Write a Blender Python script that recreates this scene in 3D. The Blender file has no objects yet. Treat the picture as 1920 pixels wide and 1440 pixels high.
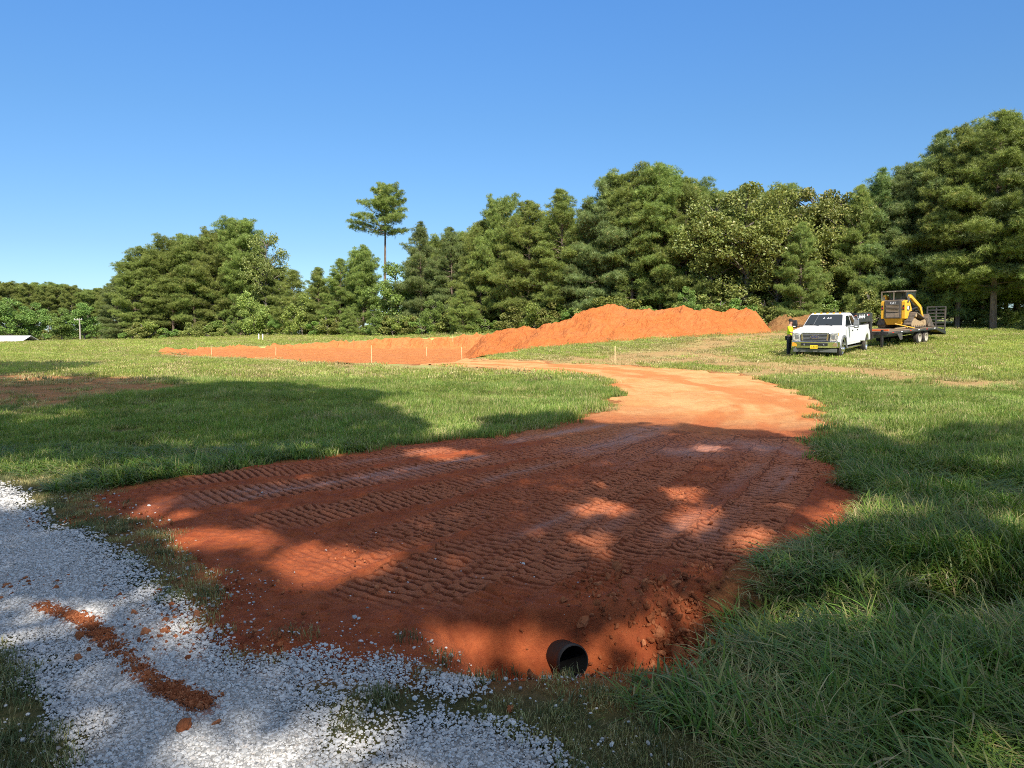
import bpy, bmesh, math, random
import numpy as np
from mathutils import Vector, Matrix, Euler

R = math.radians
scene = bpy.context.scene
COL = scene.collection
rng = np.random.default_rng(7)
random.seed(7)

# ------------------------------------------------------------------ camera, sky, sun, exposure
F_PX, CX, CY, HORIZON = 1380.0, 960.0, 720.0, 612.0
EYE = 1.70
PITCH = math.atan((CY - HORIZON) / F_PX)
cam_d = bpy.data.cameras.new("camera")
cam_d.sensor_width = 36.0
cam_d.lens = 36.0 * F_PX / 1920.0
cam_d.clip_start, cam_d.clip_end = 0.05, 3000
cam = bpy.data.objects.new("camera", cam_d)
COL.objects.link(cam)
cam.location = (0, 0, EYE)
cam.rotation_euler = (R(90) - PITCH, 0, 0)
scene.camera = cam

SUN_AZ, SUN_EL = R(14), R(40)      # azimuth to the right of straight behind the camera
SUN = np.array([math.sin(SUN_AZ) * math.cos(SUN_EL), -math.cos(SUN_AZ) * math.cos(SUN_EL), math.sin(SUN_EL)])
world = bpy.data.worlds.new("World")
scene.world = world
world.use_nodes = True
wn = world.node_tree
sky = wn.nodes.new("ShaderNodeTexSky")
sky.sky_type = 'NISHITA'
sky.sun_disc = False
sky.sun_elevation = SUN_EL
sky.sun_rotation = math.pi - SUN_AZ
sky.altitude = 200
sky.air_density = 1.0
sky.dust_density = 0.2
sky.ozone_density = 3.0
bg = wn.nodes["Background"]
bg.inputs[1].default_value = 0.15
# tint deepens blue near the horizon; overhead boosted and warmed as added fill light
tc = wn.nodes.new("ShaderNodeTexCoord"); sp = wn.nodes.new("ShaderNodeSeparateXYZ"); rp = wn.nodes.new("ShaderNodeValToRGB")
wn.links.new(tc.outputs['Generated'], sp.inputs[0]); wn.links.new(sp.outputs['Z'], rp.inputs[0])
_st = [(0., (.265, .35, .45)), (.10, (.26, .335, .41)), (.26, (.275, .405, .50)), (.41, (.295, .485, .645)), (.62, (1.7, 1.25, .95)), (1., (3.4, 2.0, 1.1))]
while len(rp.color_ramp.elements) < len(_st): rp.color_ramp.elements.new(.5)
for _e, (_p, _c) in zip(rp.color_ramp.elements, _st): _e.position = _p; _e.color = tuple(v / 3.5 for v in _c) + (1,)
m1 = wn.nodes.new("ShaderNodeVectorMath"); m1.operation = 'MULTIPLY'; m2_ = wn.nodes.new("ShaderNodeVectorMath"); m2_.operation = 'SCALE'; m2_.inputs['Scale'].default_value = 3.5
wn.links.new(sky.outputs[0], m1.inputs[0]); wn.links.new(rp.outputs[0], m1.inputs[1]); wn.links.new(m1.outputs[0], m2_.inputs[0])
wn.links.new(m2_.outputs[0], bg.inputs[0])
sun_d = bpy.data.lights.new("sun", 'SUN')
sun_d.energy = 3.6
sun_d.angle = R(0.53)
sun_d.color = (1.0, 0.93, 0.82)
sun_o = bpy.data.objects.new("sun", sun_d)
COL.objects.link(sun_o)
sun_o.rotation_euler = Vector(SUN).to_track_quat('Z', 'Y').to_euler()
scene.view_settings.view_transform = 'Standard'
scene.view_settings.look = 'None'
scene.view_settings.gamma = 1
scene.view_settings.exposure = 1.05
scene.cycles.max_bounces = 6
scene.cycles.transparent_max_bounces = 8
scene.cycles.use_denoising = False
scene.cycles.sample_clamp_indirect = 6
scene.cycles.pixel_filter_type = 'BLACKMAN_HARRIS'
scene.cycles.filter_width = 1.0

# ------------------------------------------------------------------ helpers
def tag(o, label=None, cat=None, group=None, kind=None):
    if label: o['label'] = label
    if cat: o['category'] = cat
    if group: o['group'] = group
    if kind: o['kind'] = kind
    return o

def empty(name, loc=(0, 0, 0), rz=0.0, rx=0.0, scale=None):
    o = bpy.data.objects.new(name, None)
    o.empty_display_size = 0.3
    COL.objects.link(o)
    o.location = loc
    o.rotation_euler = (rx, 0, rz)
    if scale: o.scale = scale
    return o

def np_mesh(name, verts, polys, attrs=None, mats=(), mat_idx=None, smooth=False):
    """polys: list of (n,k) index arrays"""
    me = bpy.data.meshes.new(name)
    verts = np.asarray(verts, dtype=np.float32)
    me.vertices.add(len(verts))
    me.vertices.foreach_set('co', verts.ravel())
    polys = [np.asarray(p, dtype=np.int32) for p in polys if len(p)]
    if polys:
        loops = np.concatenate([p.ravel() for p in polys])
        totals = np.concatenate([np.full(len(p), p.shape[1], np.int32) for p in polys])
        starts = np.concatenate([[0], np.cumsum(totals)[:-1]]).astype(np.int32)
        me.loops.add(len(loops))
        me.loops.foreach_set('vertex_index', loops)
        me.polygons.add(len(totals))
        me.polygons.foreach_set('loop_start', starts)
        if mat_idx is not None:
            me.polygons.foreach_set('material_index', np.asarray(mat_idx, np.int32))
        me.polygons.foreach_set('use_smooth', np.full(len(totals), bool(smooth)))
    for m in mats: me.materials.append(m)
    for k, v in (attrs or {}).items():
        v = np.asarray(v)
        if v.dtype.kind == 'i':
            a = me.attributes.new(k, 'INT', 'POINT'); a.data.foreach_set('value', v.astype(np.int32))
        elif v.ndim == 1:
            a = me.attributes.new(k, 'FLOAT', 'POINT'); a.data.foreach_set('value', v.astype(np.float32))
        else:
            a = me.attributes.new(k, 'FLOAT_VECTOR', 'POINT'); a.data.foreach_set('vector', v.astype(np.float32).ravel())
    me.update(calc_edges=True)
    me.validate()
    return me

def link(name, me, parent=None):
    o = bpy.data.objects.new(name, me)
    COL.objects.link(o)
    if parent is not None: o.parent = parent
    return o

# numpy value noise
def _hash(ix, iy, iz, seed):
    h = (ix.astype(np.int64) * 374761393 + iy.astype(np.int64) * 668265263 + iz.astype(np.int64) * 2147483647 + seed * 974634777) & 0xFFFFFFFF
    h = ((h ^ (h >> 13)) * 1274126177) & 0xFFFFFFFF
    h = ((h ^ (h >> 16)) * 2246822519) & 0xFFFFFFFF
    return ((h ^ (h >> 15)) & 0xFFFFFF) / float(0xFFFFFF)

def vnoise(x, y, z=None, seed=0):
    x = np.asarray(x, float); y = np.asarray(y, float)
    z = np.zeros_like(x) if z is None else np.asarray(z, float)
    x0, y0, z0 = np.floor(x), np.floor(y), np.floor(z)
    fx, fy, fz = x - x0, y - y0, z - z0
    fx, fy, fz = fx * fx * (3 - 2 * fx), fy * fy * (3 - 2 * fy), fz * fz * (3 - 2 * fz)
    r = 0
    for dx in (0, 1):
        for dy in (0, 1):
            for dz in (0, 1):
                w = (fx if dx else 1 - fx) * (fy if dy else 1 - fy) * (fz if dz else 1 - fz)
                r = r + w * _hash(x0 + dx, y0 + dy, z0 + dz, seed)
    return r * 2 - 1

def fbm(x, y, z=None, oct=4, seed=0, gain=0.5):
    r, a, f = 0, 1.0, 1.0
    for k in range(oct):
        r = r + a * vnoise(np.asarray(x) * f, np.asarray(y) * f, None if z is None else np.asarray(z) * f, seed + k * 17)
        a *= gain; f *= 2.03
    return r

def sstep(a, b, x):
    t = np.clip((np.asarray(x, float) - a) / (b - a), 0, 1)
    return t * t * (3 - 2 * t)

def seg_dist(P, A, B):
    AB = B - A
    L2 = float(AB @ AB) + 1e-12
    t = np.clip(((P - A) @ AB) / L2, 0, 1)
    d = P - (A + t[:, None] * AB)
    return np.sqrt((d * d).sum(1)), t

def poly_sdf(P, poly):
    """signed distance to a closed polygon, positive inside"""
    P = np.asarray(P, float); poly = np.asarray(poly, float)
    best = np.full(len(P), 1e9); ins = np.zeros(len(P), bool)
    n = len(poly)
    for i in range(n):
        A, B = poly[i], poly[(i + 1) % n]
        d, _ = seg_dist(P, A, B)
        best = np.minimum(best, d)
        c = (A[1] > P[:, 1]) != (B[1] > P[:, 1])
        xs = (B[0] - A[0]) * (P[:, 1] - A[1]) / ((B[1] - A[1]) if abs(B[1] - A[1]) > 1e-12 else 1e-12) + A[0]
        ins ^= c & (P[:, 0] < xs)
    return np.where(ins, best, -best)

def polyline_dist(P, pts):
    """distance to an open polyline, arc-length position, side sign"""
    pts = np.asarray(pts, float)
    best = np.full(len(P), 1e9); s = np.zeros(len(P)); side = np.zeros(len(P)); acc = 0.0
    for A, B in zip(pts[:-1], pts[1:]):
        d, t = seg_dist(P, A, B)
        L = np.linalg.norm(B - A)
        m = d < best
        best = np.where(m, d, best); s = np.where(m, acc + t * L, s)
        cr = (B[0] - A[0]) * (P[:, 1] - A[1]) - (B[1] - A[1]) * (P[:, 0] - A[0])
        side = np.where(m, np.sign(cr), side)
        acc += L
    return best, s, side

def smooth_line(pts, n=40):
    """Catmull-Rom resample"""
    pts = [np.asarray(p, float) for p in pts]
    P = [2 * pts[0] - pts[1]] + pts + [2 * pts[-1] - pts[-2]]
    out = []
    for i in range(1, len(P) - 2):
        for k in range(n // (len(pts) - 1)):
            t = k / (n // (len(pts) - 1))
            a, b, c, d = P[i - 1], P[i], P[i + 1], P[i + 2]
            out.append(0.5 * (2 * b + (c - a) * t + (2 * a - 5 * b + 4 * c - d) * t * t + (3 * b - 3 * c + d - a) * t ** 3))
    out.append(pts[-1])
    return np.array(out)

# ------------------------------------------------------------------ terrain: one smooth surface through surveyed levels
_ctrl = []
for _x in (-30, -12, -4, 4, 12, 30):
    for _y in (-30, -5, 5, 14):
        _ctrl.append((_x, _y, 0.0))
_ctrl += [(0.6, 22, 0), (8, 19, 0.0), (9, 29, .06), (15.5, 35, .33), (13.5, 36, .33), (17, 38, .42), (22.5, 42.6, .68), (27, 40, .75),
          (40, 60, 1.66), (48, 62, 1.8), (25, 64, 1.6), (4.6, 45, .55), (17, 50, 1.2), (8, 62, 1.35), (-3.3, 50, -.15), (-8.9, 47, -.5),
          (-24, 58, -.55), (-14, 35, -.22), (-25, 35, -.3), (-27.8, 60, -.55), (-14.6, 72, .25), (-5, 70, .68), (-24, 72, -.28),
          (-28.7, 110, .42), (-4.3, 95, .66), (-57, 125, -.4), (-117, 190, -2.2), (-150, 230, -2.9), (-55, 80, -.75), (-31, 45, -.45),
          (0, 200, 2), (100, 200, 5), (100, 100, 3), (-250, 300, -4), (200, 0, 1), (-200, 0, -1), (0, 400, 3), (-100, 400, -2), (300, 400, 6), (0, -200, 0)]
_ctrl = np.array(_ctrl, float)
def _tps_k(r2):
    return np.where(r2 > 0, 0.5 * r2 * np.log(np.maximum(r2, 1e-12)), 0)
_n = len(_ctrl)
_XY = _ctrl[:, :2] / 50.0
_K = _tps_k(((_XY[:, None] - _XY[None]) ** 2).sum(-1)) + np.eye(_n) * 0.002
_Pm = np.c_[np.ones(_n), _XY]
_A = np.block([[_K, _Pm], [_Pm.T, np.zeros((3, 3))]])
_w = np.linalg.solve(_A, np.r_[_ctrl[:, 2], 0, 0, 0])
def H0(x, y):
    x = np.clip(np.asarray(x, float), -300, 300); y = np.clip(np.asarray(y, float), -200, 400)
    sh = np.broadcast(x, y).shape
    X = (np.broadcast_to(x, sh).ravel() / 50.0); Y = (np.broadcast_to(y, sh).ravel() / 50.0)
    out = np.empty(len(X))
    for i in range(0, len(X), 40000):
        a, b = X[i:i + 40000], Y[i:i + 40000]
        r2 = (a[:, None] - _XY[:, 0]) ** 2 + (b[:, None] - _XY[:, 1]) ** 2
        out[i:i + 40000] = _tps_k(r2) @ _w[:_n] + _w[_n] + _w[_n + 1] * a + _w[_n + 2] * b
    return out.reshape(sh)

def ray(px, py):
    dx, dy = (px - CX) / F_PX, -(py - CY) / F_PX
    c, s = math.cos(PITCH), math.sin(PITCH)
    return np.array([dx, c + dy * s, -s + dy * c])
_T = np.r_[np.linspace(1, 12, 60), np.geomspace(12.2, 420, 260)]
def at(px, py):
    """ground point (x, y) under a measured image position"""
    d = ray(px, py)
    z = EYE + d[2] * _T - H0(d[0] * _T, d[1] * _T)
    k = np.argmax(z < 0)
    if z[k] >= 0: k = len(_T) - 1
    k = max(k, 1)
    t0, t1, z0, z1 = _T[k - 1], _T[k], z[k - 1], z[k]
    t = t0 + (t1 - t0) * (z0 / (z0 - z1 + 1e-9))
    return np.array([d[0] * t, d[1] * t])
def at_d(px, d, py=None):
    """point at forward distance d in column px; height of row py if given"""
    c = ray(px, HORIZON if py is None else py)
    t = d / c[1]
    return np.array([c[0] * t, d, EYE + c[2] * t])
def proj(x, y, z):
    c, s = math.cos(PITCH), math.sin(PITCH)
    zz = z - EYE
    f = y * c - zz * s; u = y * s + zz * c
    return CX + F_PX * x / f, CY - F_PX * u / f
def W(pts): return np.array([at(*p) for p in pts])

DRIVE = W([(150, 930), (260, 908), (400, 890), (520, 868), (620, 856), (740, 838), (850, 822), (930, 818), (1000, 808), (1060, 797), (1095, 783), (1140, 760), (1165, 738),
           (1140, 716), (1060, 702), (980, 695), (900, 690), (840, 686), (780, 684), (800, 676), (870, 672), (950, 676), (1050, 681), (1130, 684), (1200, 688), (1290, 694), (1380, 702), (1450, 713),
           (1500, 733), (1530, 765), (1535, 800), (1528, 822), (1542, 865), (1585, 915), (1612, 960), (1608, 985), (1560, 1003), (1500, 1012), (1440, 1035), (1380, 1070), (1345, 1100), (1352, 1150),
           (1335, 1200), (1290, 1255), (1210, 1292), (1110, 1268), (1040, 1248), (960, 1250), (860, 1243), (760, 1245), (680, 1243), (610, 1240), (520, 1240), (430, 1222), (365, 1190), (380, 1140), (405, 1090), (330, 1030),
           (260, 985), (200, 955)])
GRAVEL = W([(0, 910), (35, 925), (60, 955), (120, 990), (190, 1030), (250, 1075), (290, 1110), (340, 1140), (370, 1165), (400, 1205), (480, 1238), (600, 1246), (645, 1262), (590, 1290), (600, 1325), (655, 1350),
            (640, 1385), (705, 1400), (790, 1415), (830, 1460), (850, 1700), (900, 2600), (-1500, 2600), (-2200, 1200), (-500, 930)])
GRAVEL2 = W([(695, 1440), (705, 1395), (760, 1372), (850, 1365), (950, 1382), (1005, 1415), (1030, 1500), (700, 1500)])
GRAVEL3 = W([(800, 1268), (850, 1262), (890, 1285), (860, 1300), (805, 1290)])
GRAVEL4 = W([(640, 1258), (700, 1248), (765, 1255), (750, 1275), (690, 1280), (640, 1275)])
PATCH_L = W([(-60, 1215), (30, 1210), (65, 1270), (20, 1290), (100, 1315), (125, 1400), (140, 1500), (-60, 1500)])
PAD = np.array([at(315, 664), at(420, 668), at(560, 674), at(690, 682), at(800, 690), at(880, 684), at(880, 672), at(940, 664),
                (3.0, 52.0), (4.5, 62.0), (-1.0, 70.0), (-9.0, 72.5), (-18.0, 72.5), (-27.0, 71.0), (-31.0, 66.0)])
PAD_Z = -0.55
MOUTH = np.array([0.325, 4.13])         # culvert mouth on the ground plan
def ditch(x, y):
    yc = MOUTH[1] - 0.02 + 0.10 * (x - MOUTH[0])
    v = y - yc
    fb = .21 + .65 * sstep(.45, 1.5, x)          # the bank stands steep over the culvert
    cross = np.where(v < 0, 1 - sstep(0.02, 0.46 + .26 * (1 - sstep(.8, 1.6, x)), -v), 1 - sstep(0.04, 1.0, v / fb))
    along = sstep(-0.55, 0.05, x) * (0.34 - 0.22 * sstep(1.2, 6.0, x)) * (1 - sstep(9, 14, x))
    return -cross * along
def ground_z(x, y, noise=True):
    x = np.asarray(x, float); y = np.asarray(y, float)
    h = H0(x, y)
    P = np.c_[x.ravel(), y.ravel()]
    m = (P[:, 0] > -40) & (P[:, 0] < 15) & (P[:, 1] > 36) & (P[:, 1] < 80)
    if m.any():
        hf = h.ravel().copy()
        q = P[m]
        sd = poly_sdf(q, PAD) + 0.35 * fbm(q[:, 0] * 0.8, q[:, 1] * 0.8, seed=5)
        back = sstep(56, 64, q[:, 1])
        wd = 2.2 * (1 - back) + 0.9 * back
        k = np.clip((sd + 0.2) / wd, 0, 1)
        k = k * k * (3 - 2 * k)
        hf[m] = hf[m] * (1 - k) + np.minimum(PAD_Z + 0.05 * back, hf[m] + .0) * k
        h = hf.reshape(h.shape)
    h = h + ditch(x, y)
    if noise:
        h = h + 0.035 * fbm(x * 0.5, y * 0.5, seed=3, oct=3) * sstep(6, 14, np.abs(y)) + 0.012 * fbm(x * 2.2, y * 2.2, seed=4, oct=3)
    return h
def gz(x, y): return float(ground_z(np.array([x]), np.array([y]))[0])

def sd_drive(P): return poly_sdf(P, DRIVE) + 0.10 * fbm(P[:, 0] * 1.6, P[:, 1] * 1.6, seed=11, oct=4) * np.clip(P[:, 1] / 8 + 1.6 * sstep(11, 18, P[:, 1]), .6, 4.5)
def sd_gravel(P):
    n = 0.09 * fbm(P[:, 0] * 3, P[:, 1] * 3, seed=12, oct=4)
    g = np.maximum.reduce([poly_sdf(P, GRAVEL), poly_sdf(P, GRAVEL2), poly_sdf(P, GRAVEL3), poly_sdf(P, GRAVEL4)]) + n
    return np.minimum(g, -(poly_sdf(P, PATCH_L) + n * 2.0))

# culvert axis, needed where the clay is cut open for its mouth
PR = .096
PAX = np.array([-.38, .90, -.18]); PAX = PAX / np.linalg.norm(PAX)
PIPE_C = np.array([MOUTH[0], MOUTH[1], gz(*MOUTH) + PR + .012])
def pipe_coords(V):
    d = V - PIPE_C
    t = d @ PAX
    return t, np.linalg.norm(d - t[:, None] * PAX, axis=1)
# ------------------------------------------------------------------ materials
class NT:
    def __init__(s, name, rough=0.8, metal=0.0, spec=0.3):
        s.m = bpy.data.materials.new(name); s.m.use_nodes = True
        s.t = s.m.node_tree; s.b = s.t.nodes['Principled BSDF']; s.out = s.t.nodes['Material Output']
        s.b.inputs['Roughness'].default_value = rough
        s.b.inputs['Metallic'].default_value = metal
        s.b.inputs['Specular IOR Level'].default_value = spec
    def n(s, typ, **kw):
        nd = s.t.nodes.new(typ)
        for k, v in kw.items():
            if k.startswith('_'): setattr(nd, k[1:], v)
        return nd
    def l(s, a, b): s.t.links.new(a, b)
    def val(s, inp, v):
        if hasattr(v, 'links') or isinstance(v, bpy.types.NodeSocket): s.l(v, inp)
        else: inp.default_value = v
    def noise(s, scale, detail=4, rough=.55, coord=None, dim='3D', dist=0):
        nd = s.n('ShaderNodeTexNoise'); nd.noise_dimensions = dim
        nd.inputs['Scale'].default_value = scale; nd.inputs['Detail'].default_value = detail; nd.inputs['Roughness'].default_value = rough
        nd.inputs['Distortion'].default_value = dist
        if coord is not None: s.l(coord, nd.inputs['Vector'])
        return nd.outputs['Fac']
    def pos(s): return s.n('ShaderNodeNewGeometry').outputs['Position']
    def attr(s, name, typ='GEOMETRY'):
        nd = s.n('ShaderNodeAttribute'); nd.attribute_name = name; nd.attribute_type = typ
        return nd.outputs['Fac']
    def ramp(s, fac, stops):
        nd = s.n('ShaderNodeValToRGB'); s.l(fac, nd.inputs[0])
        cr = nd.color_ramp
        while len(cr.elements) < len(stops): cr.elements.new(0.5)
        for e, (p, c) in zip(cr.elements, stops):
            e.position = p; e.color = (c, c, c, 1) if isinstance(c, (int, float)) else (*c, 1)
        return nd.outputs[0]
    def mix(s, fac, a, b, mode='MIX'):
        nd = s.n('ShaderNodeMix'); nd.data_type = 'RGBA'; nd.blend_type = mode
        for inp, v in ((nd.inputs[0], fac), (nd.inputs[6], a), (nd.inputs[7], b)):
            if isinstance(v, bpy.types.NodeSocket): s.l(v, inp)
            elif isinstance(v, (int, float)): inp.default_value = v
            else: inp.default_value = (*v, 1)
        return nd.outputs[2]
    def math(s, op, a, b=0.0, clamp=False):
        nd = s.n('ShaderNodeMath'); nd.operation = op; nd.use_clamp = clamp
        for inp, v in ((nd.inputs[0], a), (nd.inputs[1], b)):
            if isinstance(v, bpy.types.NodeSocket): s.l(v, inp)
            else: inp.default_value = v
        return nd.outputs[0]
    def bump(s, h, strength=.5, dist=.02, normal=None):
        nd = s.n('ShaderNodeBump'); nd.inputs['Strength'].default_value = strength; nd.inputs['Distance'].default_value = dist
        s.l(h, nd.inputs['Height'])
        if normal is not None: s.l(normal, nd.inputs['Normal'])
        return nd.outputs[0]
    def base(s, c):
        if isinstance(c, bpy.types.NodeSocket): s.l(c, s.b.inputs['Base Color'])
        else: s.b.inputs['Base Color'].default_value = (*c, 1)
        return s

def plain(name, c, rough=.5, metal=0., spec=.4, var=.12, scale=6.0, bump=0., dirt=None):
    t = NT(name, rough, metal, spec)
    nz = t.noise(scale, 5, coord=t.n('ShaderNodeTexCoord').outputs['Object'])
    lo = tuple(x * (1 - var) for x in c); hi = tuple(min(1, x * (1 + var)) for x in c)
    col = t.mix(t.ramp(nz, [(.3, 0.), (.7, 1.)]), lo, hi)
    if dirt is not None:
        d = t.ramp(t.noise(3.0, 6, .65, coord=t.n('ShaderNodeTexCoord').outputs['Object']), [(.45, 0.), (.75, dirt[1])])
        col = t.mix(d, col, dirt[0])
    t.base(col)
    rr = t.math('MULTIPLY_ADD', nz, .2); rr.node.inputs[2].default_value = max(0.02, rough - .1); t.l(rr, t.b.inputs['Roughness'])
    if bump: t.l(t.bump(t.noise(scale * 8, 4, coord=t.n('ShaderNodeTexCoord').outputs['Object']), bump, .01), t.b.inputs['Normal'])
    return t.m

def foliage_mat(name, stops, trans=.3, spec=.25, rough=.55, posvar=.35, attr_h=None, hue_scale=.3):
    """stops: colour ramp over (per-leaf random); varies by object and by place"""
    t = NT(name, rough, 0, spec)
    oi = t.n('ShaderNodeObjectInfo')
    r = t.attr('rnd')
    col = t.ramp(r, stops)
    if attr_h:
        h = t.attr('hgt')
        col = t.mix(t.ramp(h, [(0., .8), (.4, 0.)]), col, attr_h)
    nz = t.noise(hue_scale, 3, coord=t.pos())
    hs = t.n('ShaderNodeHueSaturation'); t.l(col, hs.inputs['Color'])
    v = t.math('MULTIPLY_ADD', t.ramp(nz, [(.3, 0.), (.7, 1.)]), posvar); v.node.inputs[2].default_value = 1 - posvar / 2
    v2 = t.math('MULTIPLY_ADD', oi.outputs['Random'], .3); v2.node.inputs[2].default_value = .85
    t.l(t.math('MULTIPLY', v, v2), hs.inputs['Value'])
    hh = t.math('MULTIPLY_ADD', oi.outputs['Random'], .03); hh.node.inputs[2].default_value = .485
    t.l(hh, hs.inputs['Hue'])
    col = hs.outputs[0]
    t.base(col)
    tr = t.n('ShaderNodeBsdfTranslucent')
    t.l(t.mix(1.0, col, (.95, 1.0, .6), 'MULTIPLY'), tr.inputs['Color'])
    mx = t.n('ShaderNodeMixShader'); mx.inputs[0].default_value = trans
    t.l(t.b.outputs[0], mx.inputs[1]); t.l(tr.outputs[0], mx.inputs[2]); t.l(mx.outputs[0], t.out.inputs[0])
    return t.m

# soil / meadow under the grass
t = NT('meadow_soil', .95, 0, .1)
P_ = t.pos()
n1 = t.noise(.35, 5, .6, P_); n2 = t.noise(3.0, 6, .7, P_); n3 = t.noise(22.0, 5, .7, P_)
g = t.mix(t.ramp(n2, [(.3, 0.), (.7, 1.)]), (.24, .29, .07), (.37, .41, .12))
g = t.mix(t.ramp(n1, [(.4, 0.), (.7, .6)]), g, (.45, .45, .17))
g = t.mix(t.ramp(n3, [(.35, 0.), (.65, .55)]), g, (.50, .50, .20))
dry = t.mix(t.ramp(n2, [(.35, 0.), (.65, 1.)]), (.44, .235, .09), (.54, .37, .165))
dry = t.mix(t.ramp(n3, [(.4, 0.), (.7, .8)]), dry, (.28, .20, .09))
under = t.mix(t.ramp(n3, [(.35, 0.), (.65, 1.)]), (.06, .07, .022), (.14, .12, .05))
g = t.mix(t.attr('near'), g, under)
col = t.mix(t.math('ADD', t.attr('dry'), t.math('MULTIPLY', t.math('SUBTRACT', n2, .5), t.math('MULTIPLY', t.attr('dry'), 1.5)), True), g, dry)
clayc = t.mix(t.ramp(n3, [(.3, 0.), (.7, 1.)]), (.27, .085, .03), (.46, .16, .055))
col = t.mix(t.math('ADD', t.attr('clay'), t.math('MULTIPLY', t.math('SUBTRACT', n2, .5), t.math('MULTIPLY', t.attr('clay'), 1.2)), True), col, clayc)
duff = t.mix(t.ramp(n2, [(.3, 0.), (.7, 1.)]), (.06, .04, .02), (.13, .085, .04))
col = t.mix(t.attr('wood'), col, duff)
t.base(col)
t.l(t.bump(t.math('ADD', n3, t.noise(70, 4, .7, P_)), .7, .04), t.b.inputs['Normal'])
M_SOIL = t.m

# clay of the new drive
t = NT('red_clay', .9, 0, .25)
P_ = t.pos()
n1 = t.noise(.9, 5, .6, P_); n2 = t.noise(6.0, 6, .7, P_); n3 = t.noise(38.0, 6, .75, P_); n4 = t.noise(140.0, 4, .7, P_)
damp = t.mix(t.ramp(n2, [(.3, 0.), (.7, 1.)]), (.25, .050, .016), (.45, .110, .033))
fr = t.math('FRACT', t.math('ADD', t.attr('phase'), t.math('MULTIPLY', t.math('SUBTRACT', n2, .5), .12)))
barp = t.ramp(t.math('ABSOLUTE', t.math('SUBTRACT', fr, .5)), [(.10, 1.), (.24, 0.)])
trd = t.math('MULTIPLY', barp, t.attr('tread'))
damp = t.mix(t.math('MULTIPLY', trd, .85), damp, (.125, .029, .011))
damp = t.mix(t.ramp(n3, [(.5, 0.), (.8, .4)]), damp, (.50, .155, .055))
crest = t.mix(t.ramp(n3, [(.3, 0.), (.7, 1.)]), (.42, .122, .048), (.55, .20, .095))
col = t.mix(t.math('MULTIPLY', t.math('MULTIPLY', t.attr('crest'), t.math('SUBTRACT', 1.0, barp)), .85), damp, crest)
dryc = t.mix(t.ramp(n2, [(.3, 0.), (.7, 1.)]), (.60, .29, .105), (.71, .41, .17))
dryc = t.mix(t.ramp(n1, [(.42, 0.), (.62, .75)]), dryc, (.60, .235, .07))
dryc = t.mix(t.math('MULTIPLY', t.attr('streak'), .85), dryc, (.56, .185, .05))
dryc = t.mix(t.ramp(n3, [(.5, 0.), (.8, .6)]), dryc, (.46, .25, .1))
col = t.mix(t.attr('dry'), col, dryc)
smo = t.attr('wet_sheen')
col = t.mix(t.math('MULTIPLY', smo, .65), col, t.mix(n2, (.40, .18, .12), (.50, .26, .18)))  # sky sheen of the smooth wet clay, painted in as a paler mauve
t.base(col)
rr = t.math('MULTIPLY_ADD', smo, -.42); rr.node.inputs[2].default_value = .92; t.l(rr, t.b.inputs['Roughness'])
hb = t.math('SUBTRACT', t.math('ADD', t.math('MULTIPLY', n3, 1.0), t.math('MULTIPLY', n4, .5)), t.math('MULTIPLY', trd, .75))
bm_ = t.bump(hb, .8, .022)
t.l(bm_, t.b.inputs['Normal'])
M_CLAY = t.m

# spoil mound / pad: fresher orange clay
def clay_spoil(name, a, b, c):
    t = NT(name, .95, 0, .12)
    P_ = t.pos()
    n1 = t.noise(.5, 6, .65, P_); n2 = t.noise(3.0, 6, .7, P_); n3 = t.noise(12.0, 6, .75, P_)
    col = t.mix(t.ramp(n2, [(.3, 0.), (.7, 1.)]), a, b)
    col = t.mix(t.ramp(n1, [(.45, 0.), (.7, .65)]), col, c)
    col = t.mix(t.ramp(n3, [(.55, 0.), (.8, .45)]), col, tuple(x * .6 for x in a))
    t.base(col)
    t.l(t.bump(t.math('ADD', n3, n2), 1.0, .12), t.b.inputs['Normal'])
    return t.m
M_MOUND = clay_spoil('orange_clay', (.55, .155, .038), (.70, .235, .07), (.62, .24, .09))
M_PAD = clay_spoil('graded_clay', (.56, .175, .048), (.70, .285, .10), (.62, .245, .095))
M_BROWN = clay_spoil('brown_spoil', (.27, .135, .05), (.42, .23, .09), (.35, .15, .05))

# gravel bed
t = NT('crushed_limestone', .9, 0, .2)
P_ = t.pos()
vo = t.n('ShaderNodeTexVoronoi'); vo.inputs['Scale'].default_value = 42; t.l(P_, vo.inputs['Vector'])
n1 = t.noise(1.2, 4, .6, P_); n2 = t.noise(60, 4, .6, P_)
col = t.mix(t.ramp(vo.outputs['Distance'], [(.15, 0.), (.75, 1.)]), (.55, .54, .52), (.27, .26, .245))
col = t.mix(t.ramp(n2, [(.4, 0.), (.7, .5)]), col, (.42, .40, .37))
red = t.math('ADD', t.attr('clay'), t.math('MULTIPLY', t.math('SUBTRACT', n2, .5), t.math('MULTIPLY', t.attr('clay'), 2.0)), True)
col = t.mix(red, col, (.34, .10, .04))
t.base(col)
t.l(t.bump(vo.outputs['Distance'], 1.0, -.012), t.b.inputs['Normal'])
M_GBED = t.m

t = NT('limestone_pebble', .85, 0, .25)
oi = t.n('ShaderNodeObjectInfo'); nn = t.noise(90, 4, .6, t.pos())
col = t.ramp(oi.outputs['Random'], [(0., (.22, .215, .205)), (.2, (.43, .42, .40)), (.5, (.57, .555, .53)), (.9, (.69, .675, .645)), (1., (.46, .39, .33))])
col = t.mix(t.ramp(nn, [(.4, 0.), (.7, .35)]), col, (.42, .40, .38))
t.base(col)
M_PEB = t.m

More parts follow.
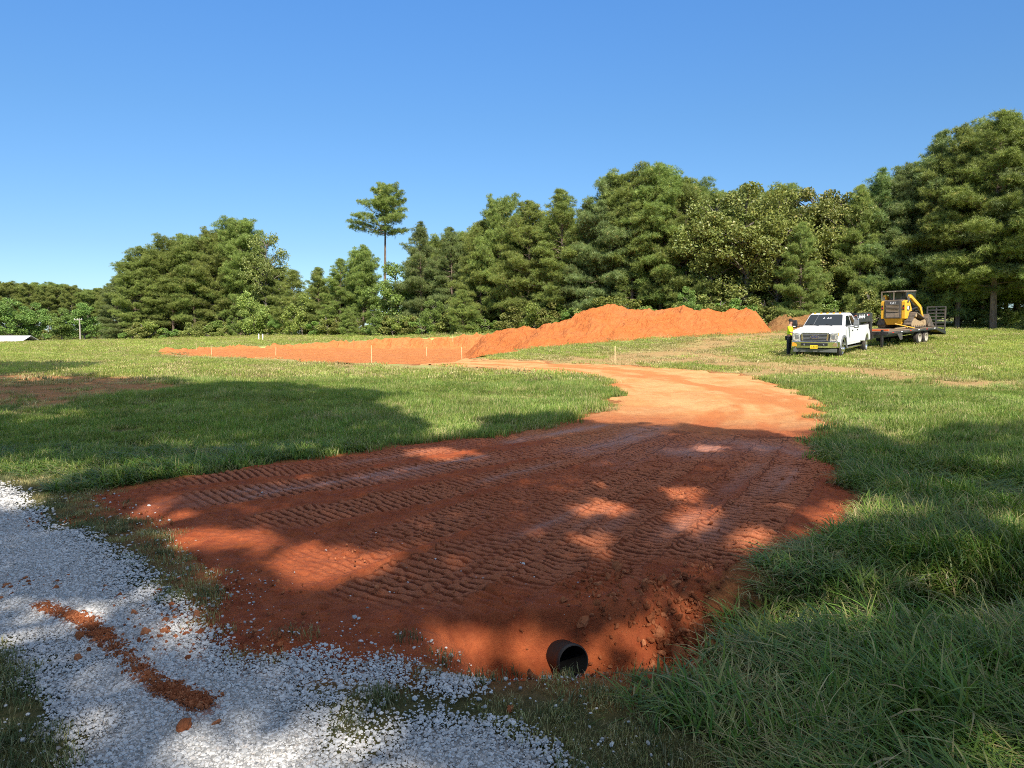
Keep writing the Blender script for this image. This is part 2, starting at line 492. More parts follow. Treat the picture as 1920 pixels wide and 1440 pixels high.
t = NT('clay_crumb', .95, 0, .1)
oi = t.n('ShaderNodeObjectInfo'); nn = t.noise(60, 4, .6, t.pos())
col = t.ramp(oi.outputs['Random'], [(0., (.20, .06, .024)), (.5, (.34, .105, .04)), (1., (.47, .18, .08))])
col = t.mix(t.ramp(nn, [(.4, 0.), (.7, .4)]), col, (.25, .07, .025))
t.base(col); t.l(t.bump(nn, .8, .01), t.b.inputs['Normal'])
M_CRUMB = t.m

# grass blades
GREEN = [(0., (.13, .22, .045)), (.35, (.235, .34, .068)), (.7, (.345, .43, .095)), (.88, (.45, .48, .15)), (.93, (.56, .50, .24)), (1., (.62, .55, .28))]
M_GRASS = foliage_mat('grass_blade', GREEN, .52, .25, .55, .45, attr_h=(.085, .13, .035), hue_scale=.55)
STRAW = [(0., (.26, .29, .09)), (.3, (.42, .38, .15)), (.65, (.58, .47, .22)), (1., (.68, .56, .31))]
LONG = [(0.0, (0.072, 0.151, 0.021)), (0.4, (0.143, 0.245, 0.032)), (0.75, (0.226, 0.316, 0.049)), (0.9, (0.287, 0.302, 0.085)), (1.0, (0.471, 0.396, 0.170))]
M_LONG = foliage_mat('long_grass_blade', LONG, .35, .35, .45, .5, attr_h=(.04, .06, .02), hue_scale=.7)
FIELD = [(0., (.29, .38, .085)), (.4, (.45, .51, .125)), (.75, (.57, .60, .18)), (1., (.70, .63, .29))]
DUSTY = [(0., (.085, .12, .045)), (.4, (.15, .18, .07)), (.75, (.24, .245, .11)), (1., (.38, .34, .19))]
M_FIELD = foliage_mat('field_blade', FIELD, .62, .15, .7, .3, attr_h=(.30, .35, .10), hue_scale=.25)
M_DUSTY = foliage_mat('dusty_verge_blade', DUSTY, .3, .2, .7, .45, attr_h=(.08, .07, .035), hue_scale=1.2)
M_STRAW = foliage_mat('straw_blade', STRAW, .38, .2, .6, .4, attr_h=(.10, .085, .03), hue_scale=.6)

PINE = [(0.0, (0.127, 0.175, 0.043)), (0.5, (0.256, 0.315, 0.077)), (0.85, (0.367, 0.420, 0.112)), (1.0, (0.480, 0.435, 0.138))]
M_PINE = foliage_mat('pine_needles', PINE, .36, .35, .45, .35)
PINE_B = [(0.0, (0.108, 0.168, 0.055)), (0.5, (0.217, 0.287, 0.095)), (0.85, (0.316, 0.385, 0.131)), (1.0, (0.420, 0.405, 0.150))]
M_PINE_B = foliage_mat('bluish_pine_needles', PINE_B, .34, .4, .45, .3)
OAK = [(0.0, (0.127, 0.161, 0.037)), (0.5, (0.240, 0.265, 0.069)), (0.85, (0.360, 0.357, 0.112)), (1.0, (0.510, 0.405, 0.138))]
M_OAK = foliage_mat('oak_leaves', OAK, .32, .45, .4, .4)
YEL = [(0., (.14, .19, .045)), (.5, (.255, .31, .07)), (.85, (.35, .38, .09)), (1., (.46, .40, .11))]
M_YEL = foliage_mat('yellowing_leaves', YEL, .28, .3, .5, .4)
BRT = [(0.0, (0.112, 0.181, 0.037)), (0.5, (0.206, 0.306, 0.069)), (0.85, (0.281, 0.388, 0.094)), (1.0, (0.375, 0.413, 0.112))]
M_BRT = foliage_mat('bright_green_leaves', BRT, .28, .35, .45, .4)
M_SHRUB = foliage_mat('shrub_leaves', OAK, .25, .3, .5, .5)

def bark(name, a, b):
    t = NT(name, .95, 0, .1)
    oc = t.n('ShaderNodeTexCoord').outputs['Object']
    mp = t.n('ShaderNodeMapping'); mp.inputs['Scale'].default_value = (6, 6, 1.2); t.l(oc, mp.inputs[0])
    nz = t.noise(1.5, 6, .7, mp.outputs[0])
    t.base(t.mix(t.ramp(nz, [(.35, 0.), (.65, 1.)]), a, b))
    t.l(t.bump(nz, .8, .05), t.b.inputs['Normal'])
    return t.m
M_BARK = bark('pine_bark', (.09, .06, .045), (.24, .18, .14))
M_PALE = bark('pale_bark', (.26, .22, .17), (.42, .37, .30))
M_OBARK = bark('grey_bark', (.10, .085, .07), (.22, .19, .16))
# ------------------------------------------------------------------ ground sheets
def steps(lo, hi, c0, c1, fine, grow, cap):
    """grid lines: fine spacing in [c0,c1], growing outwards"""
    a = list(np.arange(c0, c1 + fine / 2, fine))
    s, v = fine, c1
    while v < hi:
        s = min(s * grow, cap); v += s; a.append(v)
    s, v = fine, c0
    while v > lo:
        s = min(s * grow, cap); v -= s; a.insert(0, v)
    return np.array(a)

def grid(xs, ys):
    X, Y = np.meshgrid(xs, ys)
    nx, ny = len(xs), len(ys)
    i = np.arange(nx * ny).reshape(ny, nx)
    q = np.stack([i[:-1, :-1], i[:-1, 1:], i[1:, 1:], i[1:, :-1]], -1).reshape(-1, 4)
    return X.ravel(), Y.ravel(), q

def compact(verts, quads, attrs):
    used = np.zeros(len(verts), bool); used[quads.ravel()] = True
    idx = np.cumsum(used) - 1
    return verts[used], idx[quads], {k: v[used] for k, v in attrs.items()}

TRACKS_DRY = [(W([(1150, 686), (1240, 668), (1300, 652), (1350, 638), (1480, 625)]), 1.7),
              (W([(1380, 703), (1520, 690), (1640, 700), (1760, 716), (1860, 722)]), 1.7),
              (W([(300, 667), (430, 671), (560, 680), (690, 690), (800, 694)]), 1.3),
              (W([(980, 690), (1080, 678), (1170, 672), (1260, 668)]), 3.4),
              (W([(1440, 690), (1330, 676), (1290, 662)]), 2.0)]
BARE_L = W([(-120, 706), (0, 700), (150, 703), (290, 710), (380, 722), (330, 732), (250, 737), (190, 748), (130, 762), (40, 768), (-120, 772)])
def dry_mask(P):
    m = np.zeros(len(P))
    for ln, w in TRACKS_DRY:
        d, _, _ = polyline_dist(P, ln)
        m = np.maximum(m, np.exp(-(d / w) ** 2) * (1.15 + .6 * fbm(P[:, 0] * .9, P[:, 1] * .9, seed=21)))
    sd = poly_sdf(P, BARE_L)
    m = np.maximum(m, sstep(-.6, .9, sd + .7 * fbm(P[:, 0] * .7, P[:, 1] * .7, seed=22)) * .95)
    # loose rim of the drive
    far = sstep(12, 20, P[:, 1])
    return np.clip(m, 0, 1), far

xs = steps(-420, 420, -6, 7, .09, 1.032, 7.0)
ys = steps(-60, 560, 2.0, 9.5, .07, 1.02, 7.0)
ys = np.unique(np.round(np.r_[ys[(ys < 67.5) | (ys > 74)], np.arange(67.5, 74.01, .22)], 3))
gx, gy, gq = grid(xs, ys)
gP = np.c_[gx, gy]
gzv = ground_z(gx, gy)
nearm = (np.abs(gx) < 40) & (gy > 0) & (gy < 60)
sdD = np.full(len(gx), -9.0); sdG = np.full(len(gx), -9.0); dry = np.zeros(len(gx))
sdD[nearm] = sd_drive(gP[nearm]); 
m2 = (gy > -20) & (gy < 16) & (np.abs(gx) < 30); sdG[m2] = sd_gravel(gP[m2])
m3 = (np.abs(gx) < 60) & (gy > 8) & (gy < 90)
dry[m3] = dry_mask(gP[m3])[0]
# sink the ground below the clay, the gravel and the pad, which are sheets of their own
gzv = gzv - .16 * sstep(.02, .35, sdD) - .05 * sstep(.05, .3, sdG)
m4 = (gx > -40) & (gx < 15) & (gy > 40) & (gy < 80)
sdP = np.full(len(gx), -9.0); sdP[m4] = poly_sdf(gP[m4], PAD)
gzv = gzv - 1.0 * sstep(-.35, .45, sdP)
_d, _, _ = polyline_dist(gP, np.array([PIPE_C[:2] - .25 * PAX[:2], PIPE_C[:2] + 1.1 * PAX[:2]]))
gzv = gzv - .6 * (1 - sstep(.10, .22, _d)) * (sdD > .05)
claym = np.clip(sstep(-.40, .02, sdD) * .9, 0, 1)
bare = sstep(-.4, .8, poly_sdf(gP, BARE_L)); claym = np.maximum(claym, .55 * bare)
rim = sstep(-1.3, -.1, sdD) * sstep(13, 19, gy)
dry = np.clip(np.maximum(dry, rim * .9), 0, 1)
woodline = []
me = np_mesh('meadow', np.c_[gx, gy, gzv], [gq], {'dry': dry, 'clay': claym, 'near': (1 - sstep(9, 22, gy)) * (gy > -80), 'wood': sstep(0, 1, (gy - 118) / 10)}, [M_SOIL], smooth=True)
meadow = tag(link('ground', me), kind='structure', label='grassy meadow rising gently to the wood')

# ---- clay drive with track prints
xs = steps(-34, 14, -4.8, 6.2, .016, 1.035, .22)
ys = steps(3.3, 56, 3.6, 8.6, .0125, 1.018, .22)
dx_, dy_, dq = grid(xs, ys)
dP = np.c_[dx_, dy_]
b = (dx_ > -6) | (dy_ > 30)
sd = np.full(len(dx_), -9.0); sd[b] = sd_drive(dP[b])
keep = (sd > -.10)
fq = dq[keep[dq].all(1)]
dv, fq, at_ = compact(np.c_[dx_, dy_, np.zeros(len(dx_))], fq, {'sd': sd})
P = dv[:, :2]; sd = at_['sd']
z = ground_z(P[:, 0], P[:, 1])
TRK = [[(230, 920), (420, 898), (640, 872), (900, 832), (1150, 800)],
       [(300, 955), (560, 915), (800, 880), (1000, 850), (1200, 812)],
       [(400, 1010), (640, 960), (860, 915), (1080, 862), (1255, 815)],
       [(480, 1090), (740, 1010), (960, 940), (1160, 870), (1295, 820)],
       [(620, 1160), (860, 1060), (1060, 970), (1220, 890), (1335, 820)],
       [(800, 1170), (1000, 1060), (1150, 970), (1290, 890), (1380, 825)],
       [(980, 1140), (1130, 1040), (1260, 950), (1360, 880), (1430, 825)],
       [(1150, 1120), (1270, 1020), (1370, 940), (1440, 880), (1480, 830)],
       [(1290, 1080), (1390, 990), (1460, 920), (1500, 870), (1515, 830)]]
ridge = np.zeros(len(P)); crest = np.zeros(len(P)); wet_sheen = np.zeros(len(P)); phase = np.zeros(len(P)); tread = np.zeros(len(P)); lab = np.zeros(len(P)); groove = np.zeros(len(P))
_c = at(470, 1035)
smooth_zone = 1 - .85 * np.exp(-(((P[:, 0] - _c[0]) / 1.25) ** 2 + ((P[:, 1] - _c[1]) / .75) ** 2) ** 1.5)
for k, tr in enumerate(TRK):
    ln = smooth_line(list(W(tr)), 40)
    d, s, side = polyline_dist(P, ln)
    hw = .36 + .05 * math.sin(k * 2.1)
    u = d / hw
    inside = 1 - sstep(.86, 1.08, u + .10 * fbm(P[:, 0] * 5, P[:, 1] * 5, seed=40 + k))
    pitch = .086 + .008 * math.sin(k * 1.7)
    ph = s / pitch + .05 * fbm(P[:, 0] * 1.3, P[:, 1] * 1.3, seed=60 + k)  + k * .37
    saw = ph - np.floor(ph)
    bar = np.exp(-((saw - .5) / .17) ** 4)                     # pressed grouser groove
    shoe = .35 * np.exp(-((saw - .02) / .1) ** 2) + .35 * np.exp(-((saw - .98) / .1) ** 2)
    fade = np.clip(.95 + .6 * fbm(P[:, 0] * .8, P[:, 1] * .8, seed=80 + k), .1, 1.15)
    fade = fade * (1 - sstep(11.0, 14.5, P[:, 1])) * sstep(4.1, 4.8, P[:, 1] + .25 * (P[:, 0] < 0))
    fade = fade * smooth_zone * sstep(.05, .6, s)
    prof = (shoe * .8 - bar) * inside * fade
    ridge = ridge * (1 - inside * fade * .85) + prof
    crest = np.maximum(crest * (1 - inside), inside * fade)
    win = inside > .5
    phase = np.where(win, ph, phase); tread = np.where(win, inside * fade, tread)
    groove = np.maximum(groove * (1 - inside), inside * fade * bar)
    edge = np.exp(-((u - 1.12) / .13) ** 2) * (1 - sstep(11, 14, P[:, 1]))
    lab += edge * .5 * sstep(.05, .6, s)
    wet_sheen = np.maximum(wet_sheen, np.exp(-((u - (.35 if k % 2 else -.1)) / .28) ** 2) * np.clip(fbm(s * .55, s * 0 + k * 7, seed=90) * 1.3 - .05, 0, 1) * (1 - sstep(9.2, 10.6, P[:, 1])) * sstep(5.3, 6.2, P[:, 1]))
# two smooth sheen lines between passes
for tr, w in (([(500, 926), (640, 903), (780, 880), (905, 857)], .10), ([(960, 828), (1060, 812), (1130, 800)], .14), ([(1290, 850), (1400, 838), (1470, 850)], .45), ([(1090, 850), (1180, 828), (1230, 806)], .3)):
    d, s, _ = polyline_dist(P, smooth_line(list(W(tr)), 30))
    wet_sheen = np.maximum(wet_sheen, np.exp(-(d / w) ** 2) * np.clip(.8 + .5 * fbm(P[:, 0] * 4, P[:, 1] * 4, seed=33), 0, 1))
    ridge *= 1 - .8 * np.exp(-(d / w) ** 2)
clods = np.maximum(fbm(P[:, 0] * 9, P[:, 1] * 9, seed=34, oct=4), 0)
rut = fbm(P[:, 0] * .9, P[:, 1] * .35, seed=35, oct=3)
z = z + .016 * ridge + .030 * lab + .014 * clods * (1 - .7 * wet_sheen) + .02 * rut
z = z + .008 * fbm(P[:, 0] * 24, P[:, 1] * 24, seed=36, oct=2) * (P[:, 1] < 12) * (1 - .6 * wet_sheen)
# rolled wheel ruts further on, where the drive swings left
for tr, w in ((W([(1335, 815), (1330, 770), (1250, 730), (1120, 705), (980, 688)]), .35), (W([(1470, 820), (1440, 760), (1340, 718), (1200, 698), (1020, 685)]), .35)):
    d, s, _ = polyline_dist(P, smooth_line(list(tr), 30))
    z = z - .03 * np.exp(-(d / w) ** 2) * sstep(9.5, 12, P[:, 1])
# a torn sod lip along the far right edge, the sheet dips below the ground at its rim
z = z + .015 * sstep(.05, .3, sd) - .11 * (1 - sstep(-.08, .06, sd))
# scoop around the culvert
dryv = sstep(10.0, 16.0, P[:, 1] + .9 * fbm(P[:, 0] * .7, P[:, 1] * .7, seed=37) + .25 * P[:, 0] - .5)
_t, _r = pipe_coords(np.c_[P, z])
_in = (_t > -.2) & (_t < 1.0) & (_r < PR * .95)
fq = fq[~_in[fq].all(1)]
_V = np.c_[P, z]; _ax = PIPE_C + _t[:, None] * PAX; _d = _V - _ax
_V[_in] = (_ax + _d / np.maximum(_r, 1e-6)[:, None] * PR * .955)[_in]       # the cut edge sits in the pipe wall
P, z = _V[:, :2], _V[:, 2]
_dl, _sl, _sd = polyline_dist(P, smooth_line(list(W([(1180, 1150), (1260, 980), (1350, 860), (1400, 800), (1400, 765), (1310, 728), (1160, 702), (1000, 686), (860, 680)])), 48))
streak = np.clip(sstep(.0, .75, fbm(_dl * _sd * 1.5, _sl * .22, seed=38, oct=4) + .35 * fbm(P[:, 0] * 1.1, P[:, 1] * 1.1, seed=39)), 0, 1)
me = np_mesh('drive', np.c_[P, z], [fq], {'crest': np.clip(crest, 0, 1), 'phase': phase, 'tread': np.clip(tread, 0, 1.1), 'wet_sheen': np.clip(wet_sheen, 0, 1), 'dry': dryv, 'streak': streak}, [M_CLAY], smooth=True)
drive = tag(link('dirt_driveway', me), kind='structure', label='freshly graded red clay driveway with track prints')
DR_P, DR_Z = P, z

# ---- gravel lane
xs = steps(-26, 12, -5, 2, .045, 1.05, .6)
ys = steps(-16, 15, 1.8, 7, .045, 1.05, .6)
a_, b_, q_ = grid(xs, ys)
aP = np.c_[a_, b_]
sg = sd_gravel(aP)
kq = q_[(sg > -.12)[q_].all(1)]
v_, kq, at_ = compact(np.c_[a_, b_, np.zeros(len(a_))], kq, {'sd': sg})
STREAK = smooth_line(list(W([(78, 1136), (150, 1166), (225, 1228), (300, 1290), (388, 1334)])), 20)
P = v_[:, :2]
z = ground_z(P[:, 0], P[:, 1]) + .012 * sstep(0, .25, at_['sd']) - .06 * (1 - sstep(-.08, .08, at_['sd'])) + .012 * fbm(P[:, 0] * 1.3, P[:, 1] * 1.3, seed=45)
d, _, _ = polyline_dist(P, STREAK)
stain = np.clip(.95 * np.exp(-(d / .06) ** 2) * sstep(-1.2, -.3, fbm(P[:, 0] * 3.5, P[:, 1] * 3.5, seed=72)) + .5 * sstep(-.35, .0, poly_sdf(P, DRIVE)), 0, 1)
me = np_mesh('gravel', np.c_[P, z], [kq], {'clay': stain}, [M_GBED], smooth=True)
tag(link('gravel_road', me), kind='structure', label='pale crushed limestone lane')

# ---- graded building pad with its cut bank
xs = steps(-34, 8, -30, 5, .2, 1.1, .4); ys = steps(42, 76, 44, 74, .16, 1.1, .4)
a_, b_, q_ = grid(xs, ys); aP = np.c_[a_, b_]
sp = poly_sdf(aP, PAD) + .35 * fbm(a_ * .8, b_ * .8, seed=5)
kq = q_[(sp > -.7)[q_].all(1)]
v_, kq, at_ = compact(np.c_[a_, b_, np.zeros(len(a_))], kq, {'sd': sp})
P = v_[:, :2]; sdp = at_['sd']
z = ground_z(P[:, 0], P[:, 1])
bank = sstep(57, 66, P[:, 1]) * np.exp(-((sdp - .35) / .8) ** 2)
z = z + .05 + bank * (.22 * fbm(P[:, 0] * 1.3, P[:, 1] * 1.3, seed=51) + .26 * np.maximum(fbm(P[:, 0] * 3.2, P[:, 1] * 3.2, seed=52), 0))
z = z + .02 * np.sin(P[:, 1] * 9 + 1.5 * fbm(P[:, 0] * .4, P[:, 1] * .4, seed=53)) * (1 - bank) + .03 * fbm(P[:, 0] * 2, P[:, 1] * 2, seed=54)
z = z - .22 * (1 - sstep(-.7, -.35, sdp))
tag(link('building_pad', np_mesh('pad', np.c_[P, z], [kq], {}, [M_PAD], smooth=False)), kind='structure', label='level pad of graded orange clay cut into the slope')

# ---- spoil mounds
def mound(name, crest_px, d_crest, base_px, mat, label, depth_back, seed, nu=240, nv=70, rough=1.0):
    cx = np.array([p[0] for p in crest_px], float); cy = np.array([p[1] for p in crest_px], float)
    bx = np.array([p[0] for p in base_px], float); by = np.array([p[1] for p in base_px], float)
    us = np.linspace(cx[0], cx[-1], nu)
    dc = np.interp(us, [p[0] for p in d_crest], [p[1] for p in d_crest])
    C3 = np.array([at_d(u, d, np.interp(u, cx, cy)) for u, d in zip(us, dc)])
    B3 = np.array([at(u, np.interp(u, bx, by)) for u in us])
    vs = np.linspace(0, 2, nv)
    X, Y, Z = [], [], []
    hc = np.maximum(C3[:, 2] - ground_z(C3[:, 0], C3[:, 1]), .02)
    tp = np.linspace(0, 1, nu); hc = hc * sstep(0, .10, tp) * sstep(0, .09, 1 - tp)
    for v in vs:
        if v <= 1:
            f = v; x = B3[:, 0] + (C3[:, 0] - B3[:, 0]) * f; y = B3[:, 1] + (C3[:, 1] - B3[:, 1]) * f
            pr = f ** .85 * (1 + .10 * math.sin(f * math.pi)); pr = min(pr, 1.0) if f > .9 else pr
        else:
            f = v - 1; x = C3[:, 0] + .12 * f * C3[:, 0] / C3[:, 1] * depth_back; y = C3[:, 1] + f * depth_back
            pr = (1 - f) ** 1.1
        g = ground_z(x, y)
        nz = .22 * fbm(x * .55, y * .55, seed=seed) + .13 * fbm(x * 1.6, y * 1.6, seed=seed + 1, oct=4) + .06 * fbm(x * 2.7, y * 2.7, seed=seed + 5, oct=3) + .06 * np.maximum(0, fbm(x * 4.5, y * 4.5, seed=seed + 2, oct=3))
        streak = .17 * np.abs(np.sin((x * .9 + y * .55) * 1.25 + 1.6 * fbm(x * .3, y * .3, seed=seed + 3)))
        w = min(1, 6 * min(v, 2 - v)) if v != 1 else 1
        amp = np.clip(hc / 1.2, .15, 1)
        X.append(x); Y.append(y); Z.append(g - .06 + hc * pr + rough * (nz + streak - .05) * w * amp * (.4 if abs(v - 1) < .05 else 1))
    V = np.c_[np.concatenate(X), np.concatenate(Y), np.concatenate(Z)]
    i = np.arange(nu * nv).reshape(nv, nu)
    q = np.stack([i[:-1, :-1], i[:-1, 1:], i[1:, 1:], i[1:, :-1]], -1).reshape(-1, 4)
    o = link(name, np_mesh(name, V, [q], {}, [mat], smooth=False))
    return tag(o, label, 'dirt pile')
mound('dirt_mound', [(860, 640), (895, 630), (933, 620), (953, 613), (980, 613), (1007, 615), (1033, 608), (1055, 601), (1077, 592), (1107, 578), (1133, 575), (1165, 577), (1193, 579), (1233, 579), (1262, 577), (1280, 576), (1300, 583), (1323, 580), (1345, 582), (1367, 585), (1395, 583), (1420, 583), (1436, 588), (1450, 600), (1462, 618)],
      [(860, 60), (960, 57), (1100, 55), (1300, 55), (1462, 53)],
      [(860, 672), (900, 666), (1000, 656), (1100, 646), (1200, 638), (1300, 633), (1380, 628), (1462, 622)], M_MOUND,
      'long heap of bright orange clay in front of the wood, highest at its middle', 5.5, 100, nu=330, nv=90)
mound('dirt_mound', [(1425, 622), (1442, 604), (1456, 596), (1480, 591), (1510, 590), (1545, 596), (1580, 606), (1620, 617)],
      [(1430, 60), (1620, 60)], [(1430, 623), (1480, 623), (1540, 622), (1620, 621)], M_BROWN,
      'small brown dirt heap behind the person in the yellow shirt', 5.0, 140, nu=120, nv=50)

# ------------------------------------------------------------------ scatter by geometry nodes (stuff only)
def scatter_group(coll):
    g = bpy.data.node_groups.new('scatter_' + coll.name, 'GeometryNodeTree')
    g.interface.new_socket('Geometry', in_out='INPUT', socket_type='NodeSocketGeometry')
    g.interface.new_socket('Geometry', in_out='OUTPUT', socket_type='NodeSocketGeometry')
    i = g.nodes.new('NodeGroupInput'); o = g.nodes.new('NodeGroupOutput')
    ci = g.nodes.new('GeometryNodeCollectionInfo'); ci.inputs['Collection'].default_value = coll
    ci.inputs['Separate Children'].default_value = True; ci.inputs['Reset Children'].default_value = True
    ip = g.nodes.new('GeometryNodeInstanceOnPoints'); ip.inputs['Pick Instance'].default_value = True
    def na(name, dt):
        n = g.nodes.new('GeometryNodeInputNamedAttribute'); n.data_type = dt; n.inputs['Name'].default_value = name
        return n.outputs['Attribute']
    L = g.links.new
    L(i.outputs[0], ip.inputs['Points']); L(ci.outputs[0], ip.inputs['Instance'])
    L(na('idx', 'INT'), ip.inputs['Instance Index'])
    e2r = g.nodes.new('FunctionNodeEulerToRotation'); L(na('rot', 'FLOAT_VECTOR'), e2r.inputs[0]); L(e2r.outputs[0], ip.inputs['Rotation'])
    L(na('scl', 'FLOAT_VECTOR'), ip.inputs['Scale']); L(ip.outputs[0], o.inputs[0])
    return g
def scatter(name, coll, pts, rot, scl, idx):
    me = np_mesh(name + '_points', pts, [], {'rot': rot, 'scl': scl, 'idx': idx.astype(int)})
    o = link(name, me)
    md = o.modifiers.new('scatter', 'NODES')
    md.node_group = bpy.data.node_groups.get('scatter_' + coll.name) or scatter_group(coll)
    return o
def source_coll(name, meshes):
    c = bpy.data.collections.new(name)
    for k, m in enumerate(meshes):
        c.objects.link(bpy.data.objects.new('%s_%02d' % (name, k), m))
    return c

# ---- stones
def stone_mesh(name, seed, mat, sub=1, rough=.28):
    bm = bmesh.new(); bmesh.ops.create_icosphere(bm, subdivisions=sub, radius=1.0)
    r = np.random.default_rng(seed); sx = r.uniform(.7, 1.15, 3); sx[2] *= .75
    off = r.uniform(0, 50)
    for v in bm.verts:
        p = np.array(v.co)
        n = fbm(np.array([p[0] * 1.1 + off]), np.array([p[1] * 1.1]), np.array([p[2] * 1.1]), seed=seed, oct=3)[0]
        v.co = Vector(p * sx * (1 + rough * n))
    me = bpy.data.meshes.new(name); bm.to_mesh(me); bm.free(); me.materials.append(mat)
    return me
PEB = source_coll('pebbles', [stone_mesh('pebble', 300 + k, M_PEB, 1, .35) for k in range(6)])
CRB = source_coll('crumbs', [stone_mesh('crumb', 330 + k, M_CRUMB, 2, .5) for k in range(5)])
def in_view(P, margin=.12, zmin=1.9):
    return (P[:, 1] > zmin) & (np.abs(P[:, 0]) < P[:, 1] * (.70 + margin) + 1.2)
def rand_rot(n): return rng.uniform(0, 2 * math.pi, (n, 3))
def sample(x0, x1, y0, y1, n): return np.c_[rng.uniform(x0, x1, n), rng.uniform(y0, y1, n)]

pts, scl = [], []
for (y0, y1, x0, x1, dens, s0) in ((2.0, 4.0, -4, 1.3, 14000, .0052), (4.0, 6.0, -5.5, .5, 9000, .0058), (6.0, 10.5, -9.5, -2.5, 2600, .0085)):
    P = sample(x0, x1, y0, y1, int(dens * (y1 - y0) * (x1 - x0)))
    P = P[in_view(P)]
    sg = sd_gravel(P)
    keep = rng.random(len(P)) < sstep(-.16, .10, sg)
    # sparse tread-thrown stones on the clay edge
    sdd = poly_sdf(P, DRIVE)
    keep |= (rng.random(len(P)) < .05 * np.exp(-((sdd - .15) / .22) ** 2) * (sg > -.7)) & (rng.random(len(P)) < .6)
    keep |= (rng.random(len(P)) < .014) & (sg > -.5) & (sdd < .1)
    keep |= (rng.random(len(P)) < .0012) & (sdd > 0)
    dst, _, _ = polyline_dist(P, STREAK)
    keep &= ~((dst < .055) & (rng.random(len(P)) < .75) & (fbm(P[:, 0] * 3.5, P[:, 1] * 3.5, seed=72) > -.6))
    P = P[keep]
    pts.append(P); scl.append(s0 * np.minimum(rng.lognormal(-.12, .46, len(P)), 2.6))
P = np.concatenate(pts); s = np.concatenate(scl)
z = ground_z(P[:, 0], P[:, 1]) + .012 + (.012 * fbm(P[:, 0] * 1.3, P[:, 1] * 1.3, seed=45) + s * .1) * (sd_gravel(P) > -.08)
sdd = poly_sdf(P, DRIVE); z = np.where(sdd > .1, z + .006, z)
tag(scatter('gravel_stones', PEB, np.c_[P, z], np.c_[rng.normal(0, .3, (len(P), 2)), rng.uniform(0, 6.28, len(P))], np.c_[s * 1.1, s * 1.1, s * .8], rng.integers(0, 6, len(P))),
    'loose white limestone gravel on the lane', 'gravel', kind='stuff')

# ---- clay crumbs and small clods on the drive, on the streak and round the culvert
pts, scl = [], []
def add_crumbs(P, s): pts.append(P); scl.append(s)
P = sample(-4.5, 6, 3.5, 9.5, 60000); sdd = sd_drive(P)
den = np.clip(.02 + .28 * np.exp(-((sdd - .10) / .16) ** 2) + .25 * np.maximum(fbm(P[:, 0] * 1.1, P[:, 1] * 1.1, seed=71), 0) + .5 * (P[:, 1] < 5.0) * (P[:, 0] > .3), 0, 1)
k = (sdd > 0.0) & (rng.random(len(P)) < den); P = P[k]
add_crumbs(P, .0048 * rng.lognormal(0, .5, len(P)))
P = sample(.3, 2.2, 3.75, 5.3, 6500); k = (sd_drive(P) > -.02) & (rng.random(6500) < np.exp(-(((P[:, 0] - 1.25) / .5) ** 2 + ((P[:, 1] - 4.35) / .42) ** 2)) + .1 * fbm(P[:, 0] * 3, P[:, 1] * 3, seed=75)); P = P[k]       # cloddy culvert bank
add_crumbs(P, .0115 * rng.lognormal(0, .55, len(P)))
n = 6500; t = rng.random(n); i = (t * (len(STREAK) - 1)).astype(int)
P = STREAK[i] + rng.normal(0, .030, (n, 2)) + np.array([.02, .0]); k = rng.random(n) < (.30 + .7 * sstep(-.4, .2, fbm(P[:, 0] * 3.5, P[:, 1] * 3.5, seed=72)))
add_crumbs(P[k], .0045 * rng.lognormal(0, .4, k.sum()))
for (px, py, sx, nn) in ((60, 1095, .16, 60), (125, 975, .25, 60), (95, 1105, .2, 40), (330, 1150, .3, 90), (350, 1200, .3, 110), (420, 1215, .25, 80), (250, 1110, .4, 40)):
    c = at(px, py); P = c + rng.normal(0, sx * .6, (nn, 2)) * np.array([1.3, .8]); add_crumbs(P, .007 * rng.lognormal(0, .5, nn))
P = np.concatenate(pts); s = np.concatenate(scl)
_pc = pipe_coords(np.c_[P, ground_z(P[:, 0], P[:, 1])]); _k = ~((_pc[1] < PR * 1.25) & (_pc[0] > -.25)); P, s = P[_k], s[_k]
z = ground_z(P[:, 0], P[:, 1]) + s * .1 + .012 + .008 * (poly_sdf(P, DRIVE) > .1)
tag(scatter('clay_crumbs', CRB, np.c_[P, z], rand_rot(len(P)), np.c_[s, s, s * .8], rng.integers(0, 5, len(P))),
    'red clay crumbs strewn over the drive and gravel', 'clay crumbs', kind='stuff')
# spoil lumps on the mounds and pad bank are in their meshes

